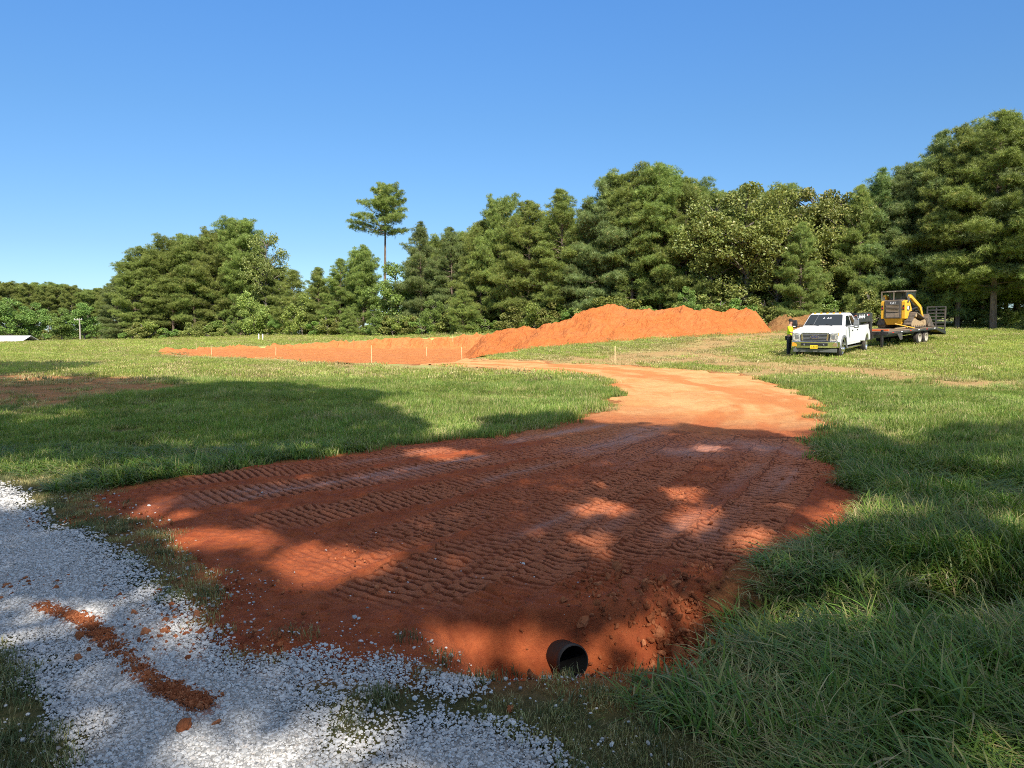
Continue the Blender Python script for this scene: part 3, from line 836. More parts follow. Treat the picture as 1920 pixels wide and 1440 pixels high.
# ---- grass: clumps of bent blades
def blades(name, n, rad, h0, h1, w, lean, mat, seed, seg=3, flop=.5):
    r = np.random.default_rng(seed)
    a = r.uniform(0, 2 * math.pi, n); q = rad * np.sqrt(r.random(n))
    bx, by = q * np.cos(a), q * np.sin(a)
    h = r.uniform(h0, h1, n) * (1 - .25 * (q / rad) ** 2)
    da = r.uniform(0, 2 * math.pi, n)
    da = np.where(r.random(n) < flop, r.normal(0, .6, n), da)
    ln = np.abs(r.normal(lean, lean * .45, n))
    ww = w * r.uniform(.6, 1.25, n)
    rnd = r.random(n)
    V, Hh, Rr = [], [], []
    for k in range(seg + 1):
        t = k / seg
        lt = np.maximum(ln, .05)
        hor = h / lt * (1 - np.cos(lt * t)); ver = h / lt * np.sin(lt * t)
        ver = np.maximum(ver, .004)
        cx_, cy_ = bx + hor * np.cos(da), by + hor * np.sin(da)
        px_, py_ = -np.sin(da), np.cos(da)
        hw = ww * (1 - t ** 1.6) * .5 + (.0003 if k == seg else 0)
        V.append(np.stack([np.c_[cx_ - px_ * hw, cy_ - py_ * hw, ver - (.03 if k == 0 else 0)], np.c_[cx_ + px_ * hw, cy_ + py_ * hw, ver - (.03 if k == 0 else 0)]], 1))
        Hh.append(np.full((n, 2), t)); Rr.append(np.repeat(rnd[:, None], 2, 1))
    V = np.stack(V, 1).reshape(n, -1, 3); Hh = np.stack(Hh, 1).reshape(n, -1); Rr = np.stack(Rr, 1).reshape(n, -1)
    m = 2 * (seg + 1)
    base = np.arange(n)[:, None] * m
    F = np.concatenate([np.stack([base[:, 0] + 2 * k, base[:, 0] + 2 * k + 1, base[:, 0] + 2 * k + 3, base[:, 0] + 2 * k + 2], 1) for k in range(seg)])
    return np_mesh(name, V.reshape(-1, 3), [F], {'hgt': Hh.ravel(), 'rnd': Rr.ravel()}, [mat], smooth=True)

T_NEAR = [blades('tall_grass', 66, .17, .10, .40, .0115, 1.95, M_LONG, 400 + k, 5, .7) for k in range(5)] + [blades('tall_straw', 60, .17, .14, .40, .006, 2.1, M_STRAW, 410 + k, 4, .6) for k in range(2)]
T_SHORT = [blades('short_grass', 85, .11, .025, .085, .0045, 1.2, M_DUSTY, 420 + k, 3, .3) for k in range(4)] + [blades('short_straw', 70, .11, .02, .06, .0036, 1.2, M_STRAW, 430 + k, 3, .3) for k in range(2)]
T_MID = [blades('meadow_grass', 140, .28, .06, .18, .010, 1.1, M_GRASS, 440 + k, 3, .4) for k in range(5)] + [blades('meadow_straw', 90, .28, .05, .15, .008, 1.1, M_STRAW, 450 + k, 3, .4) for k in range(2)]
T_FAR = [blades('field_grass', 170, .75, .05, .13, .026, 1.2, M_FIELD, 460 + k, 2, .4) for k in range(4)] + [blades('field_straw', 150, .75, .05, .13, .022, 1.2, M_STRAW, 470 + k, 2, .4) for k in range(3)]
C_NEAR, C_SHORT, C_MID, C_FAR = [source_coll(n, m) for n, m in (('near_tufts', T_NEAR), ('short_tufts', T_SHORT), ('mid_tufts', T_MID), ('far_tufts', T_FAR))]

def shortness(P):
    """1 where the verge is cropped and trodden: along the gravel and the culvert lip"""
    sg = sd_gravel(P)
    s = sstep(-.95, -.30, sg + .25 * fbm(P[:, 0] * 1.2, P[:, 1] * 1.2, seed=23))
    return s * (P[:, 1] < 11)
def put_grass(name, coll, P, nG, nS, straw_p, smin, smax, label, lean_dir=None, zs=None):
    n = len(P)
    z = ground_z(P[:, 0], P[:, 1])
    straw = rng.random(n) < straw_p
    idx = np.where(straw, nG + rng.integers(0, nS, n), rng.integers(0, nG, n))
    # blades lie over together in patches
    dirn = 2.2 * fbm(P[:, 0] * .6, P[:, 1] * .6, seed=24, oct=2) + rng.normal(0, .7, n) + (lean_dir or 0)
    rot = np.c_[rng.normal(0, .12, n), rng.normal(0, .12, n), dirn]
    s = rng.uniform(smin, smax, n)
    zz = s * (zs if zs is not None else 1)
    return tag(scatter(name, coll, np.c_[P, z], rot, np.c_[s, s, zz], idx), label, 'grass', kind='stuff')

# near verge and long grass
P = sample(-9, 10, 2.0, 10, 15500); P = P[in_view(P, .15)]
P = P[~((np.abs(P[:, 0] - .36) < .42) & (P[:, 1] > 3.45) & (P[:, 1] < 4.4))]
sdd, sg, sh = sd_drive(P), sd_gravel(P), shortness(P)
k = (sdd < -.14) & (sg < -.12) & (sh < .5) & (rng.random(len(P)) < .9)
Pt = P[k]
hz = .30 + .40 * sstep(-.3, .4, fbm(Pt[:, 0] * .8, Pt[:, 1] * .8, seed=25)) * (1 - .35 * (Pt[:, 0] < 0))
hz = hz * (.5 + .5 * (1 - sh[k]))
put_grass('long_grass', C_NEAR, Pt, 5, 2, .10 + .30 * sstep(.25, .7, fbm(Pt[:, 0] * 1.1, Pt[:, 1] * 1.1, seed=26)), .8, 1.35, 'long bent grass beside the clay drive', 2.6, hz)
P = sample(-9, 4, 1.9, 10.5, 26000); P = P[in_view(P, .15)]
P = P[~((np.abs(P[:, 0] - .36) < .26) & (P[:, 1] > 3.72) & (P[:, 1] < 4.4))]
sdd, sg, sh = sd_drive(P), sd_gravel(P), shortness(P)
thin = sstep(-.35, .45, fbm(P[:, 0] * 2.0, P[:, 1] * 2.0, seed=27) + .8 * sstep(-.02, -.6, sg))
k = (sdd < .03) & (sg < -.01) & (sh > .25) & (rng.random(len(P)) < .08 + .42 * thin)
edge_patch = (sdd > .0) & (sdd < .35) & (sg > -1.0) & (rng.random(len(P)) < .05)      # a few survivors in the clay
pl = (poly_sdf(P, PATCH_L) > 0) & (rng.random(len(P)) < .35)
k |= edge_patch | pl
Ps = P[k]
put_grass('short_grass', C_SHORT, Ps, 4, 2, .58 + .3 * fbm(Ps[:, 0] * 1.5, Ps[:, 1] * 1.5, seed=28), .55, 1.05, 'short dusty grass between gravel and clay', 0)
# meadow
P = sample(-24, 24, 8.5, 24, 21000); P = P[in_view(P, .15)]
sdd, sg = sd_drive(P), sd_gravel(P)
dm, _ = dry_mask(P)
k = (sdd < -.10) & (sg < -.1) & (rng.random(len(P)) < 1 - .97 * dm)
Pm = P[k]; dm = dm[k]
put_grass('meadow_grass', C_MID, Pm, 5, 2, np.clip(.08 + .22 * sstep(0, .6, fbm(Pm[:, 0] * .35, Pm[:, 1] * .35, seed=29)) + dm * .8, 0, 1), .75, 1.3, 'green meadow grass either side of the drive', 0,
          .62 + .42 * sstep(-.4, .4, fbm(Pm[:, 0] * .5, Pm[:, 1] * .5, seed=30)))
P = sample(-52, 48, 22, 64, 25000); P = P[in_view(P, .12)]
sdd = sd_drive(P); dm, _ = dry_mask(P); sp = poly_sdf(P, PAD)
sp = sp + .35 * fbm(P[:, 0] * .8, P[:, 1] * .8, seed=5)
k = (sdd < -.25) & (sp < -.9) & (rng.random(len(P)) < 1 - .96 * dm)
Pf = P[k]; dm = dm[k]
put_grass('field_grass', C_FAR, Pf, 4, 3, np.clip(.22 + .3 * sstep(-.2, .6, fbm(Pf[:, 0] * .12, Pf[:, 1] * .12, seed=31)) + dm * .7, 0, 1), .75, 1.3, 'pale sunlit grass of the far meadow', 0, .9)
P = sample(-175, 90, 62, 215, 42000); P = P[(np.abs(P[:, 0]) < P[:, 1] * .78)]
sp = poly_sdf(P, PAD)
front = np.interp(P[:, 0] / P[:, 1], [-.70, -.53, -.45, -.26, -.1, 0.05, .35, .7], [215, 215, 126, 112, 98, 84, 66, 58])
sp = sp + .35 * fbm(P[:, 0] * .8, P[:, 1] * .8, seed=5)
k = (sp < -1.3) & (P[:, 1] < front)
Pd = P[k]
put_grass('distant_grass', C_FAR, Pd, 4, 3, .38, 1.2, 2.2, 'pale grass at the foot of the wood', 0, .75)
# ------------------------------------------------------------------ trees
def tube(path, rad, k=7):
    """tapered tube along a path; returns verts, quads"""
    path = np.asarray(path, float); rad = np.asarray(rad, float); n = len(path)
    tan = np.gradient(path, axis=0); tan /= np.linalg.norm(tan, axis=1)[:, None] + 1e-9
    ref = np.where(np.abs(tan[:, 2:3]) > .9, np.array([[1., 0, 0]]), np.array([[0, 0, 1.]]))
    u = np.cross(tan, ref); u /= np.linalg.norm(u, axis=1)[:, None] + 1e-9
    v = np.cross(tan, u)
    a = np.linspace(0, 2 * math.pi, k, endpoint=False)
    V = path[:, None] + rad[:, None, None] * (np.cos(a)[None, :, None] * u[:, None] + np.sin(a)[None, :, None] * v[:, None])
    i = np.arange(n * k).reshape(n, k)
    q = np.stack([i[:-1], np.roll(i, -1, 1)[:-1], np.roll(i, -1, 1)[1:], i[1:]], -1).reshape(-1, 4)
    return V.reshape(-1, 3), q

def join(parts):
    vs, qs, off = [], [], 0
    for v, q in parts:
        vs.append(v); qs.append(q + off); off += len(v)
    return np.concatenate(vs), np.concatenate(qs)

def rot_mats(n, r, up=0.0):
    """random rotations, optionally biased so that local z stays near world z"""
    z = r.normal(0, 1, (n, 3)); z /= np.linalg.norm(z, axis=1)[:, None]
    z[:, 2] += up; z /= np.linalg.norm(z, axis=1)[:, None] + 1e-9
    x = r.normal(0, 1, (n, 3)); x -= (x * z).sum(1)[:, None] * z; x /= np.linalg.norm(x, axis=1)[:, None] + 1e-9
    y = np.cross(z, x)
    return np.stack([x, y, z], -1)

def tuft_shape(r, nn=16, L=.31, w=.025, up=.75):
    d = r.normal(0, 1, (nn, 3)); d[:, 2] += up; d /= np.linalg.norm(d, axis=1)[:, None]
    s = r.normal(0, 1, (nn, 3)); s -= (s * d).sum(1)[:, None] * d; s /= np.linalg.norm(s, axis=1)[:, None]
    ln = L * r.uniform(.7, 1.15, nn)[:, None]
    b = d * .03
    V = np.stack([b - s * w * .5, b + s * w * .5, d * ln + np.array([0, 0, -.03])], 1)
    return V.reshape(-1, 3)
_tr = np.random.default_rng(99)
TUFTS = np.stack([tuft_shape(_tr) for _ in range(8)])          # (8, 33, 3)

def tuft_cloud(C, scale, r, up=1.1):
    n = len(C)
    T = TUFTS[r.integers(0, 8, n)]
    Rm = rot_mats(n, r, up)
    V = np.einsum('nij,nkj->nki', Rm, T) * scale[:, None, None] + C[:, None]
    m = V.shape[1]
    F = np.arange(n * m).reshape(-1, 3)
    rnd = np.repeat(np.clip(r.normal(.45, .22, n), 0, 1), m)
    return V.reshape(-1, 3), F, rnd

def leaf_cloud(C, size, r, up=.5):
    n = len(C)
    q = np.array([[-.5, 0, 0], [0, -.32, .05], [.55, 0, 0], [0, .32, .05]])
    Rm = rot_mats(n, r, up)
    V = np.einsum('nij,kj->nki', Rm, q) * size[:, None, None] + C[:, None]
    F = np.arange(n * 4).reshape(-1, 4)
    rnd = np.repeat(np.clip(r.normal(.45, .22, n), 0, 1), 4)
    return V.reshape(-1, 3), F, rnd

def pine_meshes(name, seed, H=16., Rad=3.6, base=.10, nb=95, style='young', mat=None, dens=1.0, barkm=None, tuft=1.0):
    r = np.random.default_rng(seed)
    lean = r.normal(0, .25, 2)
    zt = np.linspace(0, 1, 14)
    wob = np.c_[lean[0] * zt ** 2 + .10 * np.sin(zt * 5 + seed), lean[1] * zt ** 2 + .10 * np.cos(zt * 4 + seed), zt * H]
    r0 = .011 * H + .03
    parts = [tube(wob, r0 * (1 - zt) ** .8 + .02, 8)]
    axis = lambda z: np.array([np.interp(z, wob[:, 2], wob[:, 0]), np.interp(z, wob[:, 2], wob[:, 1]), z])
    Cs, Sc = [], []
    lop = r.uniform(.72, 1.25, 9)
    for i in range(nb):
        u = (i + r.random() * .8) / nb
        z = H * (base + (1 - base) * u * .985)
        az = i * 2.39996 + r.normal(0, .35)
        sect = lop[int((az % (2 * math.pi)) / (2 * math.pi) * 9) % 9]
        if style == 'young':
            prof = (1 - u ** 2.0) ** .85 * (.80 + .20 * min(u / .25, 1)) + .08
            el = R(-6 + 66 * u ** 1.7 + r.normal(0, 13))
        elif style == 'round':
            prof = math.sqrt(max(0, 1 - (2 * max(u, .12) - 1.0) ** 2)) * .95 + .12
            el = R(-8 + 62 * u + r.normal(0, 9))
        else:                                                # open, flat-topped old pine
            prof = (.62 + .55 * math.sin(math.pi * min(1, u * 1.05))) * (1 - .45 * u) * r.uniform(.55, 1.25)
            el = R(4 + 40 * u + r.normal(0, 11))
        L = Rad * prof * sect * r.uniform(.75, 1.12)
        if style == 'open' and i in (3, 9): az, el, L = math.pi - .4 + .25 * (i == 9), R(8), Rad * 1.25
        if L < .25: L = .25
        n = 6
        t = np.linspace(0, 1, n)
        curve = (.22 if style != 'open' else .12) * L * t ** 2
        d = np.array([math.cos(az), math.sin(az)])
        pth = axis(z) + np.c_[d[0] * L * t * math.cos(el), d[1] * L * t * math.cos(el), L * t * math.sin(el) + curve * .5]
        pth[1:-1] += r.normal(0, .03 * L, (n - 2, 3))
        if L > .7: parts.append(tube(pth, (.022 + .010 * L) * (1 - t) + .010, 4))
        side = np.array([-d[1], d[0], 0])
        nc = 1 + int(L / .95)
        for c_i in range(nc):
            tc_ = min(1.0, (.42 if style != 'open' else .6) + (.58 if style != 'open' else .42) * (c_i + r.uniform(.3, 1.0)) / nc)
            cc = np.array([np.interp(tc_, t, pth[:, k]) for k in range(3)]) + side * r.normal(0, .17 * L * tc_ * (1.25 - tc_) * 2) + np.array([0, 0, .12])
            cr_ = (.34 + .11 * L) * r.uniform(.6, 1.3) * (.72 if style == 'open' else 1)
            m = max(5, int(30 * dens * cr_ ** 1.5 * 1.9))
            q = r.normal(0, 1, (m, 3)); q /= np.linalg.norm(q, axis=1)[:, None]
            q[:, 2] = np.where(q[:, 2] < -.25, -q[:, 2] * .6, q[:, 2])
            q *= (r.random(m) ** .4)[:, None] * cr_ * np.array([1.1, 1.1, .80])
            Cs.append(cc + q); Sc.append(r.uniform(.85, 1.35, m) * tuft)
        m = max(3, int(13 * L * dens)); tt = r.uniform(.25, 1, m)
        Cs.append(np.stack([np.interp(tt, t, pth[:, k]) for k in range(3)], 1) + r.normal(0, .20, (m, 3))); Sc.append(r.uniform(.7, 1.1, m) * tuft)
    # candles of the leader
    top = axis(H)
    for c_i in range(7):
        m = int(13 * dens); tp_ = top + np.r_[r.normal(0, .085 * Rad, 2) * (c_i > 0), -.25 * c_i * (Rad / 4)]
        c = tp_ + np.c_[r.normal(0, .13, m), r.normal(0, .13, m), r.uniform(-1.1, .35, m)]
        Cs.append(c); Sc.append(r.uniform(.7, 1.1, m) * tuft)
    V, F, rnd = tuft_cloud(np.concatenate(Cs), np.concatenate(Sc), r)
    tv, tq = join(parts)
    return (np_mesh(name + '_trunk', tv, [tq], {}, [barkm or M_BARK], smooth=True), np_mesh(name + '_crown', V, [F], {'rnd': rnd}, [mat or M_PINE]), H)

def leafy_meshes(name, seed, H=14., Rad=4.5, base=.18, nclus=46, nleaf=420, leaf=.27, mat=None, barkm=None, shape='oval', clus=1.25):
    r = np.random.default_rng(seed)
    zt = np.linspace(0, 1, 10)
    wob = np.c_[.3 * np.sin(zt * 3 + seed) * zt, .3 * np.cos(zt * 2.3 + seed) * zt, zt * H * .86]
    parts = [tube(wob, (.012 * H + .05) * (1 - zt) ** .75 + .02, 8)]
    Cs, Sz = [], []
    for i in range(nclus):
        d = r.normal(0, 1, 3); d /= np.linalg.norm(d)
        rr = r.random() ** .42
        zc = H * (base + (1 - base) * .5)
        hz = H * (1 - base) * .5
        c = np.array([d[0] * Rad * rr, d[1] * Rad * rr, zc + d[2] * hz * rr * .93])
        if shape == 'oval':
            k = 1 - .30 * max(0, (c[2] - zc) / hz) - .12 * max(0, (zc - c[2]) / hz)
            c[:2] *= k
        zb = max(.15 * H, min(.85 * H, c[2] - .45 * math.hypot(c[0], c[1]) - .4))
        a = np.array([np.interp(zb, wob[:, 2], wob[:, 0]), np.interp(zb, wob[:, 2], wob[:, 1]), zb])
        t = np.linspace(0, 1, 5)[:, None]
        pth = a + (c - a) * t + np.array([0, 0, 1.]) * (np.sin(t * math.pi) * .25)
        parts.append(tube(pth, (.035 + .006 * H * (1 - rr * .5)) * (1 - t[:, 0] * .85), 5))
        m = int(nleaf * r.uniform(.6, 1.2))
        s = clus * r.uniform(.7, 1.2) * (Rad / 4.5)
        q = r.normal(0, 1, (m, 3)); q /= np.linalg.norm(q, axis=1)[:, None]
        q *= (r.random(m) ** .45)[:, None]
        # sprays within the clump: clip by a noise so the edge is ragged
        q = q[fbm(q[:, 0] * 2.2 + i * 3.1, q[:, 1] * 2.2, q[:, 2] * 2.2, seed=seed, oct=2) > -.42]
        Cs.append(c + q * np.array([s, s, s * .72])); Sz.append(leaf * r.uniform(.65, 1.25, len(q)))
    V, F, rnd = leaf_cloud(np.concatenate(Cs), np.concatenate(Sz), r, .6)
    tv, tq = join(parts)
    return (np_mesh(name + '_trunk', tv, [tq], {}, [barkm or M_OBARK], smooth=True), np_mesh(name + '_crown', V, [F], {'rnd': rnd}, [mat or M_OAK]), H)

YP = [pine_meshes('young_pine', 500 + k, 16, 3.7 + .35 * (k % 3), .05, 92, 'young', M_PINE if k % 2 == 0 else M_PINE_B, 1.12) for k in range(5)]
RP = [pine_meshes('round_pine', 520 + k, 16, 4.3, .16, 100, 'round', M_PINE, 1.15) for k in range(3)]
TP = [pine_meshes('tall_pine', 530 + k, 19, 4.2, .20, 92, 'young', M_PINE_B if k % 2 else M_PINE, 1.15) for k in range(3)]
SP = [pine_meshes('small_pine', 540 + k, 7, 2.0, .03, 62, 'young', M_PINE, 1.0) for k in range(2)]
LP = pine_meshes('lone_pine', 552, 22, 4.2, .68, 76, 'open', M_PINE, 1.0, tuft=1.1)
OK_ = [leafy_meshes('oak', 560 + k, 14, 4.3, .10, 60, 400, .25, M_OAK) for k in range(3)]
YK = leafy_meshes('yellow_tree', 570, 13, 4.0, .14, 52, 380, .25, M_YEL)
YB = leafy_meshes('yellow_bush', 572, 6, 3.0, .0, 34, 380, .23, M_YEL)
BK = [leafy_meshes('bright_tree', 575 + k, 9, 3.6, .06, 44, 380, .25, M_BRT) for k in range(2)]
SH = [leafy_meshes('shrub', 580 + k, 3.2, 1.7, .0, 16, 300, .19, (M_BRT, M_SHRUB, M_YEL)[k], clus=1.5) for k in range(3)]
THIN = leafy_meshes('thin_tree', 590, 13, 3.8, .30, 44, 250, .22, M_OAK)

def tree(kind, proto, x, y, h, label, group=None, rz=None, wide=1.0, cat='tree', sink=.1):
    tm, cm, H0_ = proto
    s = h / H0_
    o = empty(kind, (x, y, gz(x, y) - sink), rng.uniform(0, 6.28) if rz is None else rz, 0, (s * wide, s * wide, s))
    tag(o, label, cat, group)
    link('trunk', tm, o); link('crown', cm, o)
    return o
def tree_px(kind, proto, px, top, d, label, group=None, **kw):
    x = (px - CX) / F_PX * d
    zt = at_d(px, d, top)[2]
    return tree(kind, proto, x, d, (zt - gz(x, d)) * .965 + .1, label, group, **kw)

FR = 'trees along the edge of the wood'
# (column, top row, distance, kind, prototype, width, label) measured from the photograph, right to left
front = [
 (2010, 190, 50, 'pine_tree', TP[0], 1.15, 'tall pine cut off by the right edge of the photo, its lower branches bare'),
 (1925, 210, 54, 'pine_tree', TP[1], 1.1, 'pine filling the right edge of the photo, reaching nearly as high as its taller neighbour'),
 (1858, 200, 54, 'pine_tree', TP[2], 1.15, 'tallest pine of the wood, standing to the right of the folded trailer ramp'),
 (1790, 228, 57, 'pine_tree', TP[0], .95, 'tall slim pine directly above the folded trailer ramp'),
 (1742, 243, 60, 'pine_tree', YP[1], .95, 'tall pine behind the track loader with pointed twin top'),
 (1690, 300, 61, 'pine_tree', TP[1], .9, 'pine rising straight behind the track loader cab'),
 (1640, 314, 62, 'pine_tree', YP[3], 1.0, 'pine behind the trailer neck, first pine right of the oaks'),
 (1606, 340, 61, 'pine_tree', YP[0], .85, 'shorter pine between the oaks and the pine behind the trailer neck'),
 (1562, 332, 63, 'oak_tree', OK_[0], 1.0, 'oak rising above the white truck bed, rightmost of the oaks'),
 (1512, 322, 65, 'oak_tree', OK_[1], 1.0, 'oak rising behind the white truck cab, between a yellowing tree and another oak'),
 (1455, 318, 63, 'oak_tree', YK, .85, 'oak with yellowing crown above the brown dirt heap'),
 (1398, 306, 64, 'oak_tree', OK_[2], 1.1, 'broad olive oak above the right end of the clay heap, highest of the oaks'),
 (1497, 415, 60, 'pine_tree', YP[4], .8, 'young pine standing in front of the oaks behind the truck hood'),
 (1330, 350, 66, 'thin_tree', THIN, 1.1, 'thin-leaved tree with grey twigs between a broad oak and tall pines'),
 (1282, 330, 68, 'pine_tree', YP[2], .9, 'pine right of the highest pines over the clay heap'),
 (1236, 326, 70, 'pine_tree', RP[1], 1.0, 'highest pine over the middle of the clay heap'),
 (1182, 334, 71, 'pine_tree', RP[0], .95, 'broad pine over the summit of the clay heap'),
 (1140, 323, 72, 'pine_tree', YP[1], .95, 'tall pine left of the summit of the clay heap'),
 (1098, 368, 73, 'pine_tree', YP[3], .85, 'narrower pine in the dip left of the highest pines over the heap'),
 (1053, 350, 75, 'pine_tree', YP[0], 1.15, 'dark full pine over the left slope of the clay heap, branches down to the ground'),
 (990, 374, 79, 'pine_tree', YP[4], 1.05, 'pine with brownish top beside the dark full pine'),
 (940, 387, 82, 'pine_tree', RP[2], .8, 'slender pine with dense rounded top over the left toe of the clay heap'),
 (903, 412, 84, 'pine_tree', YP[2], .9, 'pine stepping down left of the slender round-topped pine'),
 (847, 423, 91, 'pine_tree', YP[1], 1.0, 'pointed pine, second to the right of the lone tall pine'),
 (790, 414, 94, 'pine_tree', YP[3], .95, 'pointed pine next to the lone tall pine, on its right'),
 (742, 480, 97, 'oak_tree', BK[0], 1.0, 'small leafy tree at the foot of the lone tall pine'),
 (682, 473, 105, 'pine_tree', RP[0], .9, 'dark topped pine left of the lone tall pine'),
 (640, 482, 107, 'pine_tree', YP[0], 1.15, 'broad olive pine in the low stretch of the wood'),
 (600, 500, 110, 'pine_tree', YP[2], 1.1, 'lower pine over the yellow bush'),
 (553, 508, 115, 'pine_tree', SP[0], 1.1, 'low pine in the gap right of the rounded left grove'),
 (502, 425, 124, 'thin_tree', THIN, .85, 'see-through grey-green tree at the right side of the rounded left grove'),
 (455, 421, 126, 'pine_tree', RP[1], 1.0, 'tallest round-crowned pine of the left grove'),
 (412, 444, 127, 'pine_tree', RP[2], 1.0, 'round-crowned pine left of the tallest in the left grove'),
 (368, 452, 128, 'pine_tree', RP[0], 1.05, 'broad round-crowned pine in the middle of the left grove'),
 (328, 458, 128, 'pine_tree', RP[2], 1.05, 'round-crowned pine, third from the left end of the grove'),
 (288, 475, 127, 'pine_tree', RP[1], 1.1, 'round-crowned pine, second from the left end of the grove'),
 (256, 497, 124, 'pine_tree', RP[0], 1.0, 'lowest pine at the left end of the grove, sloping to the field'),
]
for px, top, d, kind, pr, wd, lb in front:
    tree_px(kind, pr, px, top, d, lb, FR, wide=wd)
tree_px('lone_pine', LP, 722, 345, 106, 'lone tall pine with a bare trunk and open crown above the wood', rz=0.4)

# rows deeper in the wood close the gaps: nothing tells these apart
cols = np.array([p[0] for p in front if p[3] != 'thin_tree'], float); o_ = np.argsort(cols)
tops = np.array([p[1] for p in front if p[3] != 'thin_tree'], float)[o_]; dists = np.array([p[2] for p in front if p[3] != 'thin_tree'], float)[o_]; cols = cols[o_]
allp = YP + RP + TP
for row, (dd, drop, step) in enumerate(((7, 55, 46), (14, 50, 50), (23, 60, 62))):
    px = 225 + 17 * row
    while px < 2060:
        d = np.interp(px, cols, dists) + dd + rng.normal(0, 1.2)
        top = np.interp(px, cols, tops) + drop * rng.uniform(.55, 1.6) * 62 / np.interp(px, cols, dists)
        if not (520 < px < 590 or 700 < px < 775):
            tree_px('pine_tree', allp[rng.integers(0, len(allp))], px, top, d, 'pine standing deeper in the wood behind the front row', 'pines deeper in the wood', wide=rng.uniform(.85, 1.1))
        px += step * 62 / np.interp(px, cols, dists) * rng.uniform(.8, 1.25)

# bushes and young growth along the foot of the wood
def foot(px): return np.interp(px, [230, 330, 520, 600, 760, 900, 1100, 1300, 1500, 1640, 1940], [119, 121, 116, 105, 91, 79, 68, 62.5, 60, 58.5, 52])
bush = [(568, 545, 'bush', YB, 'yellow bush glowing in the low stretch of the wood', .8), (470, 540, 'bush', YB, 'olive-yellow tree at the foot of the left grove', .8),
        (440, 590, 'bush', BK[1], 'leafy green bush under the left grove', .9), (520, 580, 'bush', BK[0], 'bright green bush right of the left grove', .9),
        (655, 580, 'bush', SP[1], 'small pine at the field edge under the dark topped pine', 1.2), (705, 570, 'bush', BK[1], 'green vine-covered bush left of the lone tall pine', .8),
        (812, 555, 'bush', BK[0], 'bright green bush under the two pointed pines', .85), (868, 545, 'bush', SP[0], 'small pine at the foot of the pines stepping down', 1.2),
        (1290, 535, 'bush', BK[1], 'yellow-green bush above the middle of the clay heap', .8)]
for px, top, kind, pr, lb, wd in bush:
    tree_px(kind, pr, px, top, foot(px) - 1.5, lb, 'bushes at the foot of the wood', wide=wd, cat='bush' if pr[2] < 12 else 'tree')
px = 236
i = 0
while px < 1950:
    d = foot(px) + rng.uniform(-.5, 3.0)
    far = px > 1640
    pr = SH[[0, 1, 1, 2, 1, 0][i % 6]] if not far else SH[1]
    h = rng.uniform(1.6, 3.6) if not far else rng.uniform(1.0, 2.0)
    if (far and i % 2) or 1630 < px < 1800:
        px += 40; i += 1; continue
    tree('shrub', pr, (px - CX) / F_PX * d, d, h, 'low leafy shrub in the undergrowth at the foot of the wood', 'shrubs along the foot of the wood', wide=rng.uniform(1.0, 1.5), cat='shrub')
    px += rng.uniform(20, 36) * 62 / d; i += 1

# far side of the field at the left
for px, top, d, pr, lb, wd in ((20, 552, 178, BK[0], 'bright green shade tree over the white roof at the left edge', 1.25), (62, 565, 182, BK[1], 'bright green tree right of the white roof', 1.1),
                               (-25, 548, 176, BK[1], 'green tree cut off by the left edge of the photo', 1.2), (118, 572, 186, BK[0], 'leafy tree left of the utility pole', 1.2),
                               (160, 566, 188, BK[1], 'leafy tree behind the utility pole', 1.2), (205, 585, 190, BK[0], 'small leafy tree among pale bare trunks', 1.0)):
    tree_px('leafy_tree', pr, px, top, d, lb, 'trees across the field', wide=wd)
DP = [pine_meshes('distant_pine', 600 + k, 18, 3.6, .42, 60, 'round', M_PINE, .9, M_PALE, tuft=1.5) for k in range(2)]
px = -420; i = 0
while px < 262:
    d = 225 + (i % 3) * 9
    tree_px('pine_tree', DP[i % 2], px, np.interp(px, [-60, 20, 60, 110, 150, 185, 215, 262], [530, 530, 536, 534, 541, 546, 538, 528]) + rng.uniform(0, 7), d, 'distant pine in the grey-green wood beyond the field', 'distant pines beyond the field', wide=rng.uniform(.9, 1.2))
    px += rng.uniform(9, 15) * (1 if px > -40 else 2.2); i += 1
PP = pine_meshes('pale_pine', 606, 14, 2.2, .68, 34, 'round', M_PINE, .8, M_PALE, tuft=1.6)
for k, (px, top) in enumerate(((192, 590), (201, 582), (215, 575), (227, 560), (234, 572), (246, 585))):
    tree_px('pine_tree', PP, px, top - 22, 190 + k, 'thin pine with a pale bare trunk left of the rounded grove', 'thin pines with pale trunks', wide=1.15)
i = 0; px = 70
while px < 250:
    d = 203 + rng.uniform(0, 4)
    tree('shrub', SH[[1, 0, 1][i % 3]], (px - CX) / F_PX * d, d, rng.uniform(1.5, 3.4), 'low shrub along the far side of the field', 'shrubs across the field', wide=1.5, cat='shrub')
    px += rng.uniform(10, 18); i += 1

px = -220; i = 0
while px < 262:
    d = 214 + rng.uniform(0, 4)
    tree('shrub', SH[[1, 1, 0][i % 3]], (px - CX) / F_PX * d, d, rng.uniform(4, 7), 'tall dark shrub under the distant pines', 'shrubs under the distant pines', wide=1.5, cat='shrub')
    px += rng.uniform(20, 30); i += 1

